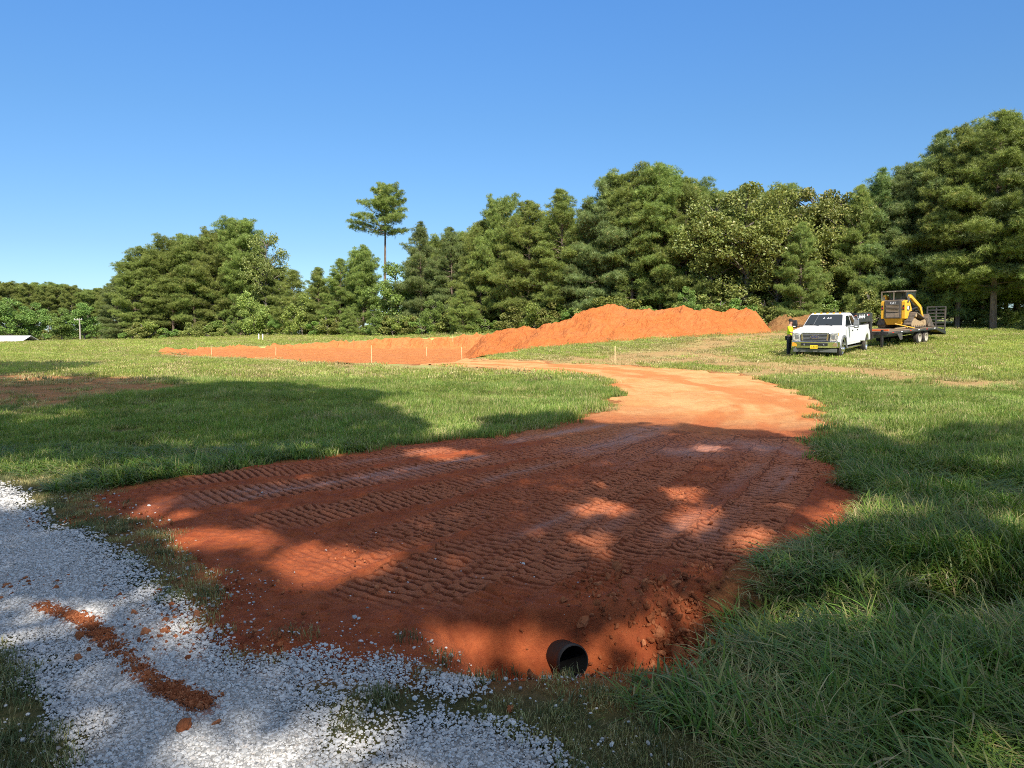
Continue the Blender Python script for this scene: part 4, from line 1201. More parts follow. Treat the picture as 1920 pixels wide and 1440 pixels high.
# ------------------------------------------------------------------ the trees behind the camera that shade the drive
SHADE = [(-600, 672), (0, 671), (120, 671), (205, 675), (185, 690), (110, 700), (200, 708), (300, 711), (390, 722), (430, 717), (560, 724), (640, 735), (700, 738), (776, 742), (700, 754), (762, 776), (800, 792), (822, 806), (812, 826),
         (862, 812), (868, 800), (905, 789), (980, 781), (1060, 775), (1090, 786), (1160, 795), (1230, 801), (1300, 800), (1400, 804), (1480, 816), (1530, 826), (1542, 804), (1600, 810), (1640, 835), (1700, 832), (1750, 806),
         (1800, 797), (1860, 803), (1930, 800), (2100, 805), (2700, 830), (3200, 3000), (-3500, 3000), (-3000, 900)]
SHADE_W = W(SHADE)
LIT = [  # col, row, half-width, half-height (px), strength of the light
 (1321, 841, 30, 5, .9), (1333, 873, 26, 5, .5), (1127, 946, 46, 14, 1), (1062, 915, 42, 13, .45), (1271, 923, 36, 10, .9), (1289, 962, 34, 24, .9), (1096, 1003, 52, 15, .6), (1392, 1007, 38, 17, 1),
 (1575, 957, 62, 18, 1), (1446, 942, 45, 9, .5), (1496, 1000, 60, 9, .55), (832, 849, 46, 9, 1), (410, 1004, 90, 18, .9), (611, 1046, 112, 34, 1), (287, 962, 90, 13, .6), (640, 968, 70, 11, .5), (760, 900, 60, 8, .3),
 (83, 782, 90, 13, .6), (70, 885, 130, 20, .8), (262, 880, 90, 16, .55), (358, 832, 70, 12, .5), (75, 706, 60, 6, .7), (480, 820, 60, 10, .3), (560, 846, 80, 8, .45), (400, 865, 60, 10, .3), (700, 800, 40, 9, .4), (20, 925, 70, 25, .8),
 (150, 1150, 190, 45, .6), (60, 1195, 90, 35, .5), (330, 1130, 90, 40, .45), (520, 1390, 190, 55, .65), (620, 1340, 60, 60, .6), (100, 1330, 110, 40, .4), (700, 1430, 160, 40, .7), (250, 1230, 60, 40, .4),
 (850, 1187, 75, 36, .65), (996, 1178, 30, 40, .65), (1240, 1087, 40, 12, .35), (1731, 1030, 90, 38, .6), (1870, 985, 70, 38, .7), (1640, 975, 50, 25, .65), (1800, 940, 110, 18, .4), (1700, 900, 60, 12, .25), (1760, 965, 170, 75, .38), (1741, 1203, 32, 24, .6),
 (1821, 1398, 95, 36, .95), (1481, 1106, 45, 20, .5), (1384, 1130, 34, 26, .5), (1315, 1418, 60, 24, .45), (1080, 1310, 80, 40, .5), (1690, 1310, 70, 20, .3), (1860, 1130, 60, 25, .35), (1870, 870, 60, 10, .4), (1780, 870, 60, 8, .3), (980, 1380, 60, 25, .3)]
LITW = []
for (px, py, hw, hh, st) in LIT:
    c = at(px, py); e1 = at(px + hw, py) - c; e2 = (at(px, py - hh) - at(px, py + hh)) / 2
    LITW.append((c, np.linalg.inv(np.stack([e1, e2], 1) * (1.45 if st >= .9 and py < 1030 and px > 800 else 1.22)), min(1, st * 1.2)))
def light_at(P):
    """share of sun that should reach ground point P"""
    sd = poly_sdf(P, SHADE_W)
    k = 1 - sstep(-.25, .35, sd + .25 * fbm(P[:, 0] * 1.2, P[:, 1] * 1.2, seed=200))
    for c, M, st in LITW:
        q = (P - c) @ M.T
        rr = np.sqrt((q * q).sum(1)) + .25 * fbm(P[:, 0] * 2.1, P[:, 1] * 2.1, seed=201)
        k = np.maximum(k, st * (1 - sstep(.65, 1.15, rr)))
    return np.clip(k + .012, 0, 1)
def shade_tree(tx, ty, h, regions, label, seed, n):
    """an oak whose boughs lie where their shadows are seen on the ground"""
    r = np.random.default_rng(seed)
    P = []
    for (x0, x1, y0, y1, zl, zh, w) in regions:
        m = int(n * w * 1.45)
        g = np.c_[r.uniform(x0, x1, m), r.uniform(y0, y1, m)]
        z = r.uniform(zl, zh, m)
        gzv_ = ground_z(g[:, 0], g[:, 1], noise=False)
        q = np.c_[g[:, 0] + SUN[0] / SUN[2] * z, g[:, 1] + SUN[1] / SUN[2] * z, gzv_ + z]
        lum = light_at(g)
        k = r.random(m) > np.clip(lum * 1.08, 0, 1)
        P.append(q[k])
    P = np.concatenate(P)
    base = np.array([tx, ty, gz(tx, ty)])
    V, F, rnd = leaf_cloud(P - base, r.uniform(.20, .38, len(P)), r, .8)
    o = tag(empty('shade_tree', tuple(base - [0, 0, .1])), label, 'tree')
    link('crown', np_mesh('shade_crown', V, [F], {'rnd': rnd}, [M_OAK]), o)
    zt = np.linspace(0, 1, 9)
    parts = [tube(np.c_[.25 * np.sin(zt * 3), .2 * np.sin(zt * 2), zt * h], .32 * (1 - zt) ** .7 + .04, 9)]
    nb_ = 0
    for j in r.permutation(len(P))[:120]:
        if nb_ >= 16: break
        c = P[j] - base; zb = min(h * .9, max(h * .3, c[2] * .62)); a = np.array([.1, .1, zb]); t = np.linspace(0, 1, 6)[:, None]
        w_ = base + a + (c - a) * t + np.array([0, 0, 1.]) * np.sin(t * math.pi) * .5
        if light_at(w_[:, :2] - SUN[None, :2] / SUN[2] * w_[:, 2:3]).max() > .25: continue       # boughs keep clear of the gaps
        nb_ += 1
        parts.append(tube(a + (c - a) * t + np.array([0, 0, 1.]) * np.sin(t * math.pi) * .5, .05 * (1 - t[:, 0] * .85), 5))
    tv, tq = join(parts)
    link('trunk', np_mesh('shade_trunk', tv, [tq], {}, [M_OBARK], smooth=True), o)
    return o
shade_tree(-9.0, -13.5, 15, [(-12, -4.0, .5, 13.5, 10, 17, 1)], 'oak behind the gravel lane whose shade falls on the clay corner', 700, 12000)
shade_tree(-1.5, -14.5, 15, [(-4.0, 1.0, .5, 14.0, 9, 16, 1)], 'oak behind the camera shading the middle of the drive', 701, 9000)
shade_tree(4.0, -13.5, 15, [(1.0, 5.0, .5, 14.0, 9, 16, 1)], 'oak behind the camera shading the culvert end of the drive', 702, 8000)
shade_tree(10.5, -12.0, 15, [(5.0, 16.0, .5, 14.0, 9, 16, 1)], 'oak behind the camera shading the long grass', 703, 14000)
shade_tree(-13.0, 1.5, 18, [(-18.0, -1.5, 12.5, 22.0, 13, 19, 1)], 'oak beside the gravel lane shading the near meadow', 704, 17000)
shade_tree(-26.0, 14.0, 20, [(-34.0, -9.0, 20.5, 42.0, 14, 20, 1)], 'oak beyond the left edge shading the bare patch', 705, 44000)
# ------------------------------------------------------------------ solid modelling helpers
class MB:
    """collects shapes and links them as one mesh object"""
    def __init__(s): s.bm = bmesh.new()
    def face(s, co): return s.bm.faces.new([s.bm.verts.new(c) for c in co])
    def prism(s, pts, x0, x1, axis='x'):
        """extrude a polygon: axis x -> pts are (y,z); y -> (x,z); z -> (x,y)"""
        f = {'x': lambda p, t: (t, p[0], p[1]), 'y': lambda p, t: (p[0], t, p[1]), 'z': lambda p, t: (p[0], p[1], t)}[axis]
        a = [s.bm.verts.new(f(p, x0)) for p in pts]; b = [s.bm.verts.new(f(p, x1)) for p in pts]
        n = len(pts)
        s.bm.faces.new(a); s.bm.faces.new(b[::-1])
        for i in range(n): s.bm.faces.new((a[i], b[i], b[(i + 1) % n], a[(i + 1) % n]))
        return s
    def box(s, x0, x1, y0, y1, z0, z1):
        return s.prism([(x0, y0), (x1, y0), (x1, y1), (x0, y1)], z0, z1, 'z')
    def loft(s, rings, cap=True):
        vs = [[s.bm.verts.new(p) for p in r] for r in rings]
        n = len(vs[0])
        for a, b in zip(vs[:-1], vs[1:]):
            for i in range(n): s.bm.faces.new((a[i], a[(i + 1) % n], b[(i + 1) % n], b[i]))
        if cap: s.bm.faces.new(vs[0][::-1]); s.bm.faces.new(vs[-1])
        return s
    def rod(s, a, b, r, k=8, r2=None):
        a, b = Vector(a), Vector(b); d = (b - a).normalized()
        u = d.orthogonal().normalized(); v = d.cross(u); r2 = r if r2 is None else r2
        R0 = [a + (u * math.cos(t) + v * math.sin(t)) * r for t in [2 * math.pi * i / k for i in range(k)]]
        R1 = [b + (u * math.cos(t) + v * math.sin(t)) * r2 for t in [2 * math.pi * i / k for i in range(k)]]
        return s.loft([R0, R1])
    def bar(s, a, b, w, h):
        """square bar from a to b"""
        a, b = Vector(a), Vector(b); d = (b - a).normalized()
        up = Vector((0, 0, 1)) if abs(d.z) < .95 else Vector((0, 1, 0))
        u = d.cross(up).normalized(); v = u.cross(d)
        ring = lambda c: [c + u * (sx * w / 2) + v * (sy * h / 2) for sx, sy in ((-1, -1), (1, -1), (1, 1), (-1, 1))]
        return s.loft([ring(a), ring(b)])
    def lathe(s, prof, cx, cy, cz, axis='x', k=28):
        """prof: (offset along axis, radius), closed ring profile"""
        rings = []
        for t in range(k):
            a = 2 * math.pi * t / k
            if axis == 'x': rings.append([(cx + o, cy + r * math.cos(a), cz + r * math.sin(a)) for o, r in prof])
            elif axis == 'z': rings.append([(cx + r * math.cos(a), cy + r * math.sin(a), cz + o) for o, r in prof])
            else: rings.append([(cx + r * math.cos(a), cy + o, cz + r * math.sin(a)) for o, r in prof])
        vs = [[s.bm.verts.new(p) for p in r] for r in rings]
        m = len(prof)
        for i in range(k):
            a, b = vs[i], vs[(i + 1) % k]
            for j in range(m): 
                if (prof[j][1] < 1e-6 and prof[(j + 1) % m][1] < 1e-6): continue
                try: s.bm.faces.new((a[j], a[(j + 1) % m], b[(j + 1) % m], b[j]))
                except ValueError: pass
        return s
    def build(s, name, mat, parent=None, bevel=0.0, smooth=False, seg=2):
        bmesh.ops.remove_doubles(s.bm, verts=s.bm.verts[:], dist=1e-5)
        bmesh.ops.recalc_face_normals(s.bm, faces=s.bm.faces[:])
        me = bpy.data.meshes.new(name); s.bm.to_mesh(me); s.bm.free()
        me.materials.append(mat)
        if smooth:
            for p in me.polygons: p.use_smooth = True
        o = link(name, me, parent)
        if bevel:
            md = o.modifiers.new('bevel', 'BEVEL'); md.width = bevel; md.segments = seg; md.limit_method = 'ANGLE'; md.angle_limit = R(35)
            if smooth:
                try: me.set_sharp_from_angle(angle=R(40))
                except Exception: pass
        elif smooth:
            try: me.set_sharp_from_angle(angle=R(40))
            except Exception: pass
        return o

def lettering(name, text, size, mat, parent, loc, rot, depth=.004):
    cu = bpy.data.curves.new(name, 'FONT'); cu.body = text; cu.size = size; cu.extrude = depth; cu.align_x = 'CENTER'; cu.align_y = 'CENTER'
    tmp = bpy.data.objects.new('tmp_text', cu); COL.objects.link(tmp)
    dg = bpy.context.evaluated_depsgraph_get()
    me = bpy.data.meshes.new_from_object(tmp.evaluated_get(dg))
    COL.objects.unlink(tmp); bpy.data.objects.remove(tmp)
    me.materials.clear(); me.materials.append(mat)
    o = link(name, me, parent); o.location = loc; o.rotation_euler = rot
    return o

M_WHITE = plain('white_paint', (.80, .80, .79), .22, 0, .55, .02, dirt=((.62, .52, .42), .10))
M_CHROME = plain('chrome', (.74, .74, .74), .14, 1.0, .5, .04, dirt=((.30, .25, .2), .2))
M_GREYP = plain('grey_plastic', (.16, .165, .17), .6, 0, .3, .1)
M_GRILLE = plain('grille_grey', (.22, .225, .235), .4, .6, .4, .1)
M_BLACK = plain('black_plastic', (.022, .022, .024), .5, 0, .4, .2)
M_BLKP = plain('black_paint', (.020, .020, .022), .35, 0, .5, .2, dirt=((.16, .11, .08), .35))
M_TYRE = plain('tyre_rubber', (.030, .029, .028), .85, 0, .2, .2, dirt=((.22, .16, .11), .5))
M_ALU = plain('polished_alloy', (.72, .72, .72), .25, 1.0, .5, .05)
M_RIMW = plain('dusty_white_rim', (.48, .44, .37), .5, 0, .3, .1, dirt=((.4, .3, .2), .4))
M_WELL = plain('wheel_well', (.012, .012, .012), .9, 0, .1)
M_YELP = plain('machine_yellow', (.78, .40, .025), .4, 0, .4, .06, dirt=((.45, .27, .12), .45))
M_STEEL = plain('worn_steel', (.24, .20, .16), .6, .3, .3, .25, dirt=((.42, .27, .15), .7))
M_TRACK = plain('track_rubber', (.10, .085, .07), .8, 0, .2, .3, dirt=((.36, .24, .14), .45))
M_DUST = plain('clay_dusted', (.36, .26, .15), .9, 0, .1, .25, scale=14)
M_DGREY = plain('dark_grey_paint', (.065, .063, .06), .5, 0, .35, .2, dirt=((.25, .18, .12), .5))
M_TAN = plain('dusty_louver', (.36, .28, .20), .7, 0, .2, .2)
M_DECK = plain('deck_planks', (.19, .145, .10), .85, 0, .15, .35, scale=9, dirt=((.40, .25, .13), .6))
M_RUST = plain('orange_strap', (.62, .13, .04), .6, 0, .3, .2)
M_ORNG = plain('amber', (.75, .32, .03), .3, 0, .5)
M_REDL = plain('red_lens', (.5, .02, .015), .25, 0, .5)
M_WHT = plain('white_decal', (.82, .82, .82), .5, 0, .3, .03)
M_YPLATE = plain('yellow_plate', (.82, .56, .03), .4, 0, .4, .05)
M_BLUE = plain('emblem_blue', (.012, .03, .12), .3, 0, .6, .05)
M_STAKE = plain('stake_pine', (.62, .47, .25), .8, 0, .2, .12)
M_PIPE = plain('black_pipe', (.010, .010, .011), .5, 0, .35, .2)
M_POLE = plain('weathered_pole', (.36, .32, .27), .9, 0, .1, .15)
M_ROOF = plain('white_metal_roof', (.82, .82, .80), .4, 0, .4, .03)
M_WALL = plain('grey_shed_wall', (.16, .16, .17), .8, 0, .2, .1)
M_HIVIS = plain('hi_vis_yellow', (.62, .82, .03), .8, 0, .2, .06)
M_TROUS = plain('dark_trousers', (.035, .04, .055), .9, 0, .1, .15)
M_SKIN = plain('skin', (.40, .22, .15), .6, 0, .3, .05)
M_HAIR = plain('dark_cap', (.025, .022, .022), .8, 0, .2, .1)
t = NT('dark_glass', .06, 0, .8)
t.base((.014, .020, .024)); M_GLASS = t.m
t = NT('lamp_glass', .12, 0, .8)
t.base(t.mix(t.ramp(t.noise(16, 3, .6, t.n('ShaderNodeTexCoord').outputs['Object']), [(.35, 0.), (.6, 1.)]), (.20, .21, .22), (.80, .81, .82))); t.b.inputs['Metallic'].default_value = .5; M_LAMP = t.m

# ------------------------------------------------------------------ pickup truck (front at y=0 looking to -y, its left side at +x)
TR_A = R(36)
fl = np.array([14.63, 33.0])
bdir = np.array([math.sin(TR_A), math.cos(TR_A)]); ldir = np.array([math.cos(TR_A), -math.sin(TR_A)])
fc = fl - ldir * 1.03
HITCH = fc + bdir * 5.44
zf, zr = gz(*fc), gz(*(fc + bdir * 5.44))
truck = empty('pickup_truck', (fc[0], fc[1], zf - .03), -TR_A, math.atan2(zr - zf, 5.44))
tag(truck, 'white crew cab pickup with chrome bumper parked in the grass towing a trailer', 'pickup truck')
WR = .41
def arch(cy, r, zb, n=12, flip=False):
    a = [(cy + r * math.cos(t), WR + r * math.sin(t)) for t in np.linspace(0, math.pi, n)]
    return [p for p in a]
def side_poly():
    p = [(.16, .62), (.16, 1.10), (.30, 1.30), (1.38, 1.40), (4.26, 1.42), (6.72, 1.42), (6.74, .72), (6.02, .62)]
    p += [(q[0], max(q[1], .60)) for q in [(5.44 + .58 * math.cos(t), WR + .58 * math.sin(t)) for t in np.linspace(.36, math.pi - .36, 12)]]
    p += [(4.82, .55), (1.62, .55)]
    p += [(.97 + .56 * math.cos(t), WR + .56 * math.sin(t)) for t in np.linspace(.26, math.pi - .26, 12)]
    return p
b = MB()
for sx in (-1, 1):
    b.prism(side_poly(), sx * .94, sx * 1.03)
# hood, with a raised centre, and cowl
b.loft([[(-.95, .14, 1.06), (.95, .14, 1.06), (.95, .14, .8), (-.95, .14, .8)], [(-.945, .20, 1.24), (.945, .20, 1.24), (.945, .20, .8), (-.945, .20, .8)], [(-.945, .42, 1.33), (.945, .42, 1.33), (.945, .42, .8), (-.945, .42, .8)], [(-.945, 1.46, 1.42), (.945, 1.46, 1.42), (.945, 1.46, .8), (-.945, 1.46, .8)]])
b.loft([[(-.52, .24, 1.25), (.52, .24, 1.25), (.52, .24, 1.1), (-.52, .24, 1.1)], [(-.50, .46, 1.365), (.50, .46, 1.365), (.55, .46, 1.2), (-.55, .46, 1.2)], [(-.42, 1.40, 1.455), (.42, 1.40, 1.455), (.5, 1.40, 1.3), (-.5, 1.40, 1.3)]])
# floor of cab and lower core
b.box(-.94, .94, 1.46, 4.22, .58, 1.40)
# dual-wheel rear fenders
for sx in (-1, 1):
    fp = [(4.62, .66), (4.74, 1.02), (4.98, 1.22), (5.30, 1.29), (5.62, 1.29), (5.92, 1.20), (6.14, 1.0), (6.24, .68), (6.02, .62)] + [(5.44 + .56 * math.cos(t), WR + .56 * math.sin(t)) for t in np.linspace(.40, math.pi - .40, 12)] + [(4.80, .62)]
    b.prism(fp, sx * 1.02, sx * 1.21)
b.box(-.93, .93, 6.64, 6.73, .72, 1.41); b.box(-.93, .93, 4.28, 4.34, .72, 1.41)
b.build('body', M_WHITE, truck, .035, True)
MB().box(-.90, .90, 4.34, 6.62, .82, .88).build('bed_floor', M_BLACK, truck)
# bed rail caps
for sx in (-1, 1): MB().box(sx * .935, sx * 1.035, 4.30, 6.72, 1.423, 1.455).build('bed_rail', M_BLACK, truck, .01)
# cab upper
def ring(y, zb, zt, wb, wt, r=.06):
    return [(-wb, y, zb), (-wt - .0, y, zt - r), (-wt + r, y, zt), (wt - r, y, zt), (wt, y, zt - r), (wb, y, zb)]
cab = MB()
cab.loft([[(-.90, 1.40, 1.40), (-.89, 1.42, 1.42), (-.86, 1.43, 1.43), (.86, 1.43, 1.43), (.89, 1.42, 1.42), (.90, 1.40, 1.40)],
          [(-.955, 2.16, 1.40), (-.775, 2.16, 1.95), (-.70, 2.20, 2.01), (.70, 2.20, 2.01), (.775, 2.16, 1.95), (.955, 2.16, 1.40)],
          [(-.955, 2.45, 1.40), (-.785, 2.45, 1.99), (-.70, 2.45, 2.06), (.70, 2.45, 2.06), (.785, 2.45, 1.99), (.955, 2.45, 1.40)],
          [(-.955, 3.70, 1.40), (-.785, 3.70, 1.98), (-.70, 3.70, 2.05), (.70, 3.70, 2.05), (.785, 3.70, 1.98), (.955, 3.70, 1.40)],
          [(-.95, 4.05, 1.40), (-.77, 3.98, 1.93), (-.68, 3.95, 2.0), (.68, 3.95, 2.0), (.77, 3.98, 1.93), (.95, 4.05, 1.40)],
          [(-.95, 4.24, 1.40), (-.89, 4.22, 1.43), (-.80, 4.20, 1.44), (.80, 4.20, 1.44), (.89, 4.22, 1.43), (.95, 4.24, 1.40)]])
cab.build('cab', M_WHITE, truck, .03, True)
# windscreen sits just proud of the raked front
def on_screen(u, v, off=.012):
    """u -1..1 across, v 0..1 up the windscreen"""
    y = 1.455 + (2.175 - 1.455) * v; z = 1.445 + (1.985 - 1.445) * v
    w = .86 + (.715 - .86) * v
    n = Vector((0, -(1.985 - 1.445), .72)).normalized()
    return (u * w, y + n.y * off, z + n.z * off)
ws = MB(); ws.loft([[on_screen(u, v, o) for u, v in ((-1, .05), (-1.0, .93), (-.93, .99), (.93, .99), (1.0, .93), (1, .05))] for o in (-.02, .012)])
wsO = ws.build('windscreen', M_GLASS, truck)
slope = math.atan2(.54, .72)
lettering('decal', 'A  AC', .15, M_WHT, wsO, on_screen(.12, .66, .018), (slope, 0, 0), .002)
MB().loft([[on_screen(u, v, o) for u, v in ((-.52, .1), (-.49, .95), (-.47, .95), (-.50, .1))] for o in (.008, .016)]).build('reflection_strip', M_GREYP, wsO)
for k in (-1, 1): MB().bar(on_screen(.15 + .35 * k, .03, .03), on_screen(-.28 + .42 * k, .12, .03), .025, .02).build('wiper', M_BLACK, truck)
# side windows: front and rear door each side
def sidewin(sx, pts):
    f = lambda y, z, o: (sx * (.955 + (.785 - .955) * (z - 1.40) / .59 + o), y, z)
    m = MB(); m.loft([[f(y, z, o) for y, z in pts] for o in (-.02, .010)]); return m
for sx in (-1, 1):
    sidewin(sx, [(1.82, 1.45), (2.36, 1.915), (2.90, 1.925), (2.90, 1.45)]).build('side_window', M_GLASS, truck)
    sidewin(sx, [(3.02, 1.45), (3.02, 1.925), (3.62, 1.915), (3.90, 1.60), (3.93, 1.45)]).build('side_window', M_GLASS, truck)
MB().loft([[(-.66, 3.99, 1.93), (.66, 3.99, 1.93), (.74, 4.19, 1.47), (-.74, 4.19, 1.47)], [(-.66, 4.01, 1.94), (.66, 4.01, 1.94), (.74, 4.21, 1.48), (-.74, 4.21, 1.48)]]).build('rear_window', M_GLASS, truck)
# doors are marked by their shut lines and carry handles
for sx in (-1, 1):
    for y0, y1 in ((1.74, 2.94), (2.98, 4.06)):
        dm = MB(); dm.prism([(y0, .66), (y0, 1.38), (y1, 1.385), (y1, .66 if y1 < 4 else .80), (y1 - (.0 if y1 < 4 else .16), .66)], sx * 1.0305, sx * 1.0375)
        dr = dm.build('door', M_WHITE, truck, .004)
        MB().box(min(sx * 1.038, sx * 1.07), max(sx * 1.038, sx * 1.07), y1 - .30, y1 - .10, 1.20, 1.25).build('handle', M_BLACK, dr, .008)
    MB().prism([(1.60, .86), (1.55, 1.30), (1.585, 1.30), (1.66, .86)], sx * 1.031, sx * 1.042).build('fender_vent', M_GREYP, truck)
# grille: frame, bars, oval badge
g = MB(); g.prism([(-.60, .80), (-.64, 1.12), (-.55, 1.19), (.55, 1.19), (.64, 1.12), (.60, .80)], .06, .15, 'y')
gr = g.build('grille', M_BLACK, truck, .01)
for k in range(6):
    z = .835 + k * .062
    MB().box(-.57, .57, .035, .065, z, z + .034).build('bar', M_GRILLE, gr, .006)
for sx in (-1, 1):
    MB().prism([(sx * .50, .84), (sx * .53, 1.16), (sx * .60, 1.13), (sx * .57, .82)], .02, .07, 'y').build('side_bracket', M_CHROME, gr, .006)
MB().box(-.58, .58, .03, .07, 1.165, 1.20).build('top_bar', M_CHROME, gr, .008)
em = MB(); em.prism([(.19 * math.cos(a), 1.0 + .082 * math.sin(a)) for a in np.linspace(0, 2 * math.pi, 24, endpoint=False)], .0, .034, 'y')
emo = em.build('badge', M_CHROME, gr)
MB().prism([(.172 * math.cos(a), 1.0 + .066 * math.sin(a)) for a in np.linspace(0, 2 * math.pi, 24, endpoint=False)], -.006, .0, 'y').build('badge_field', M_BLUE, emo)
lettering('badge_script', 'Ford', .13, M_CHROME, emo, (0, -.009, 1.0), (R(90), 0, 0), .002)
# headlights, stacked clear lamps in chrome brackets
for sx in (-1, 1):
    h = MB(); h.prism([(sx * .64, .80), (sx * .67, 1.17), (sx * .98, 1.20), (sx * 1.0, .98), (sx * .93, .80)], .05, .19, 'y')
    ho = h.build('headlight', M_LAMP, truck, .02)
    MB().box(min(sx * .72, sx * .86), max(sx * .72, sx * .86), .035, .05, .90, 1.08).build('inner_lamp', M_GREYP, ho, .008)
    MB().box(min(sx * .94, sx * 1.005), max(sx * .94, sx * 1.005), .08, .30, 1.04, 1.18).build('turn_signal', M_ORNG, ho, .01)
# chrome bumper, dark slot, tow hooks, plate, air dam
bp = MB()
def bsec(x, y, z0=.50, z1=.80): return [(x, y + .045, z0), (x, y + .005, z0 + (z1 - z0) * .55), (x, y - .02, z1 - .015), (x, y + .12, z1), (x, y + .12, z0)]
bp.loft([bsec(-1.04, .14, .52), bsec(-.92, .0), bsec(-.52, -.05), bsec(.52, -.05), bsec(.92, .0), bsec(1.04, .14, .52)])
bo = bp.build('bumper', M_CHROME, truck, .015, True)
MB().box(-.58, .58, -.088, -.04, .60, .715).build('air_slot', M_BLACK, bo, .01)
for sx in (-1, 1):
    MB().bar((sx * .42, -.08, .655), (sx * .42, -.14, .62), .05, .09).build('tow_hook', M_GREYP, bo, .008)
    MB().prism([(sx * .78, .56), (sx * .78, .74), (sx * .98, .74), (sx * 1.0, .57)], -.045 + .03, .02, 'y').build('fog_light', M_ORNG if sx < 0 else M_CHROME, bo, .01)
po = MB().box(-.16, .16, -.115, -.09, .47, .63).build('license_plate', M_YPLATE, truck, .006)
lettering('plate_number', '1-472', .115, M_BLACK, po, (0, -.117, .55), (R(90), 0, 0), .001)
MB().loft([[(-.95, .10, .30), (-.95, .13, .30), (-.95, .13, .46), (-.95, .06, .46)], [(.95, .10, .30), (.95, .13, .30), (.95, .13, .46), (.95, .06, .46)]]).build('air_dam', M_GREYP, truck, .01)
# wheel arches, wheels
def wheel(parent, x, y, dual, sx, r=WR, name='wheel', rimmat=None, proud=True):
    w = empty(name, (x, y, r)); w.parent = parent
    wd = .24
    MB().lathe([(-wd / 2, r * .58), (-wd / 2 + .01, r * .90), (-wd / 2 + .05, r), (wd / 2 - .05, r), (wd / 2 - .01, r * .90), (wd / 2, r * .58)], 0, 0, 0, 'x', 32).build('tyre', M_TYRE, w, 0, True)
    o = sx * wd / 2
    if proud: prof = [(o - sx * .06, 0), (o - sx * .06, r * .585), (o + sx * .012, r * .585), (o + sx * .012, r * .53), (o - sx * .03, r * .48), (o - sx * .0, r * .30), (o + sx * .09, r * .26), (o + sx * .11, r * .16), (o + sx * .11, 0)]
    else: prof = [(o - sx * .16, 0), (o - sx * .16, r * .585), (o + sx * .012, r * .585), (o + sx * .012, r * .53), (o - sx * .10, r * .47), (o - sx * .13, r * .25), (o - sx * .05, r * .20), (o - sx * .05, 0)]
    MB().lathe(prof, 0, 0, 0, 'x', 32).build('rim', rimmat or M_ALU, w, 0, True)
    holes = MB()
    for k in range(8):
        a = k * math.pi / 4
        c = (r * .40 * math.cos(a), r * .40 * math.sin(a))
        off = o - sx * (.012 if proud else .112)
        holes.rod((off - sx * .006, c[0], c[1]), (off + sx * .012, c[0], c[1]), r * .065, 8)
    holes.build('hand_holes', M_WELL, w)
    return w
for sx in (-1, 1):
    wheel(truck, sx * .87, .97, False, sx)
    wheel(truck, sx * 1.05, 5.44, True, sx, proud=False, rimmat=M_ALU)
    wheel(truck, sx * .76, 5.44, True, sx, proud=False)
    fa = MB()
    outer = [(.97 + .66 * math.cos(t), WR + .66 * math.sin(t)) for t in np.linspace(.12, math.pi - .12, 16)]
    inner = [(.97 + .55 * math.cos(t), WR + .55 * math.sin(t)) for t in np.linspace(math.pi - .12, .12, 16)]
    fa.prism(outer + inner, sx * 1.025, sx * 1.075); fa.build('wheel_arch', M_GREYP, truck, .012)
    MB().box(min(sx * .55, sx * .93), max(sx * .55, sx * .93), .42, 1.52, .42, 1.0).build('inner_well', M_WELL, truck)
    # running board
    MB().box(min(sx * .90, sx * 1.10), max(sx * .90, sx * 1.10), 1.62, 4.72, .40, .47).build('running_board', M_CHROME, truck, .02)
    # towing mirrors
    mr = empty('mirror', (sx * 1.02, 1.86, 1.46)); mr.parent = truck
    hs = MB(); hs.loft([[(sx * .26, -.07, -.10), (sx * .46, -.05, -.10), (sx * .46, .06, -.10), (sx * .26, .06, -.10)], [(sx * .24, -.09, .08), (sx * .48, -.07, .08), (sx * .48, .06, .08), (sx * .24, .06, .08)], [(sx * .26, -.06, .27), (sx * .45, -.05, .27), (sx * .45, .05, .27), (sx * .26, .05, .27)]])
    hs.build('housing', M_GREYP if sx > 0 else M_BLACK, mr, .025)
    ar = MB(); ar.bar((-sx * .12, 0, .02), (sx * .28, 0, .04), .05, .035); ar.bar((-sx * .12, 0, -.05), (sx * .28, 0, -.04), .05, .03); ar.build('arm', M_BLACK, mr, .006)
    MB().box(min(sx * .31, sx * .42), max(sx * .31, sx * .42), -.105, -.06, -.06, -.01).build('marker', M_WHITE, mr, .006)
for k in range(5):
    MB().loft([[(-.045 + x, 2.26, 2.035 + .012), (.045 + x, 2.26, 2.035 + .012), (.045 + x, 2.36, 2.05), (-.045 + x, 2.36, 2.05)], [(-.03 + x, 2.29, 2.085), (.03 + x, 2.29, 2.085), (.035 + x, 2.35, 2.085), (-.035 + x, 2.35, 2.085)]] if True else []) .build('roof_light', M_DGREY, truck) if False else None
for x in (-.56, -.28, 0, .28, .56):
    MB().loft([[(x - .06, 2.22, 2.01), (x + .06, 2.22, 2.01), (x + .06, 2.36, 2.045), (x - .06, 2.36, 2.045)], [(x - .035, 2.26, 2.065), (x + .035, 2.26, 2.065), (x + .035, 2.34, 2.075), (x - .035, 2.34, 2.075)]]).build('roof_light', M_ORNG, truck, .006)
# chassis so the underside is not hollow
ch = MB(); ch.box(-.45, -.33, .3, 6.6, .42, .60); ch.box(.33, .45, .3, 6.6, .42, .60); ch.rod((-.8, .97, .40), (.8, .97, .40), .06); ch.rod((-.8, 5.44, .40), (.8, 5.44, .40), .08); ch.box(-.7, .7, 1.6, 2.6, .46, .58)
ch.build('chassis', M_WELL, truck)
